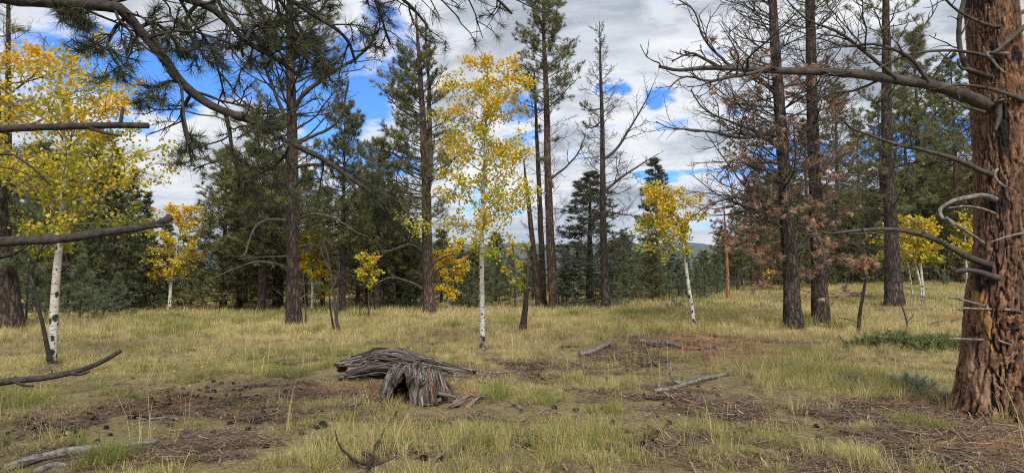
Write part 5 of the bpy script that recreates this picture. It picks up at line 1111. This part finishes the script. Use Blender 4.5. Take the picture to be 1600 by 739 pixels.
# ------------------------------------------------------------------ juniper, sage, seedlings
def bush(name, px, py, rx, hz, label, cat, seed, n, mt, nl, nw, squash=.5, nn=16, up=.8):
    rng = np.random.default_rng(seed); b = hit(px, py); rw = rx/F*b[1]
    o = empty(name, b, label, cat); st = np.stack([b[0]+rng.normal(0, .35, n)*rw, b[1]+rng.normal(0, .35, n)*rw*squash, np.zeros(n)], -1); st[:, 2] = gz(st[:, 0], st[:, 1])-.02
    a = rng.random(n)*6.28; d = np.stack([np.cos(a), np.sin(a), np.full(n, up)], -1); L = hz*(.6+.8*rng.random(n))
    P = grow(st, d, L, 6, .2, .05, rng); g_ = G(); tubes(g_, P, np.full((n, 1), .009)*np.linspace(1, .4, 6), 4); g_.build('stem', M['dead'], o, True, b)
    c = P[:, 1:].reshape(-1, 3); dd = nrm(P[:, 1:]-P[:, :-1]).reshape(-1, 3); g_ = G(); tufts(g_, c, dd, nn, nl, nw, rng, 1.2); g_.build('foliage', M[mt], o, False, b)
M['juniper'] = foliage('juniper_sprays', [(0, (.07, .095, .035)), (.5, (.16, .19, .07)), (1, (.27, .30, .12))])
M['sage_leaf'] = foliage('sage_leaves', [(0, (.14, .17, .12)), (.5, (.24, .28, .21)), (1, (.36, .40, .31))])
bush('juniper_bush', 1392, 545, 64, .32, 'low spreading dark green juniper, left part of the patch beside the leaning dead sapling', 'bush', 1, 200, 'juniper', .15, .016)
bush('juniper_bush', 1470, 548, 58, .32, 'low dark green juniper next to the massive trunk', 'bush', 2, 170, 'juniper', .15, .016)
bush('sagebrush', 1428, 610, 24, .22, 'small grey-green sagebrush in the right foreground', 'bush', 3, 70, 'sage_leaf', .09, .008)
bush('sagebrush', 1330, 604, 20, .16, 'tiny grey sage sprig left of the small sagebrush', 'bush', 4, 40, 'sage_leaf', .09, .008)
bush('pine_seedling', 1056, 488, 12, .8, 'little green pine seedling left of the leaning aspen stem', 'seedling', 5, 14, 'needle_pale', .14, .014, .5, 14, 1.6)
bush('pine_seedling', 1476, 446, 9, .9, 'little pine seedling right of the white triple aspens', 'seedling', 6, 14, 'needle_pale', .16, .02, .5, 14, 1.6)
bush('sagebrush', 615, 482, 34, .6, 'pale grey shrub in the grass left of the forked pine trunk', 'bush', 7, 60, 'sage_leaf', .16, .014, .4)
bush('sagebrush', 905, 484, 22, .6, 'pale grey shrub in the grass left of the bare dead pine', 'bush', 8, 40, 'sage_leaf', .16, .014, .4)
bush('sagebrush', 965, 482, 18, .6, 'pale grey shrub in the grass right of the bare dead pine', 'bush', 9, 36, 'sage_leaf', .16, .014, .4)

# ------------------------------------------------------------------ air between here and the ridges
hz = G(); V = np.array([[x, y, z] for x in (-9600, 9600) for y in (-400, 9600) for z in (-80, 600)], float)
hz.add(V, [(0, 1, 3, 2), (4, 6, 7, 5), (0, 4, 5, 1), (2, 3, 7, 6), (0, 2, 6, 4), (1, 5, 7, 3)])
m = bpy.data.materials.new('air'); m.use_nodes = True; m.node_tree.nodes.clear(); t = NT(m.node_tree)
v = t.new('ShaderNodeVolumePrincipled'); v.inputs['Color'].default_value = (.62, .78, 1, 1); v.inputs['Density'].default_value = HAZE; v.inputs['Anisotropy'].default_value = .3
t.l.new(v.outputs[0], t.new('ShaderNodeOutputMaterial').inputs['Volume'])
haze = hz.build('haze', m); tag(haze, 'thin bluish air over the whole valley', 'haze', None, 'stuff')
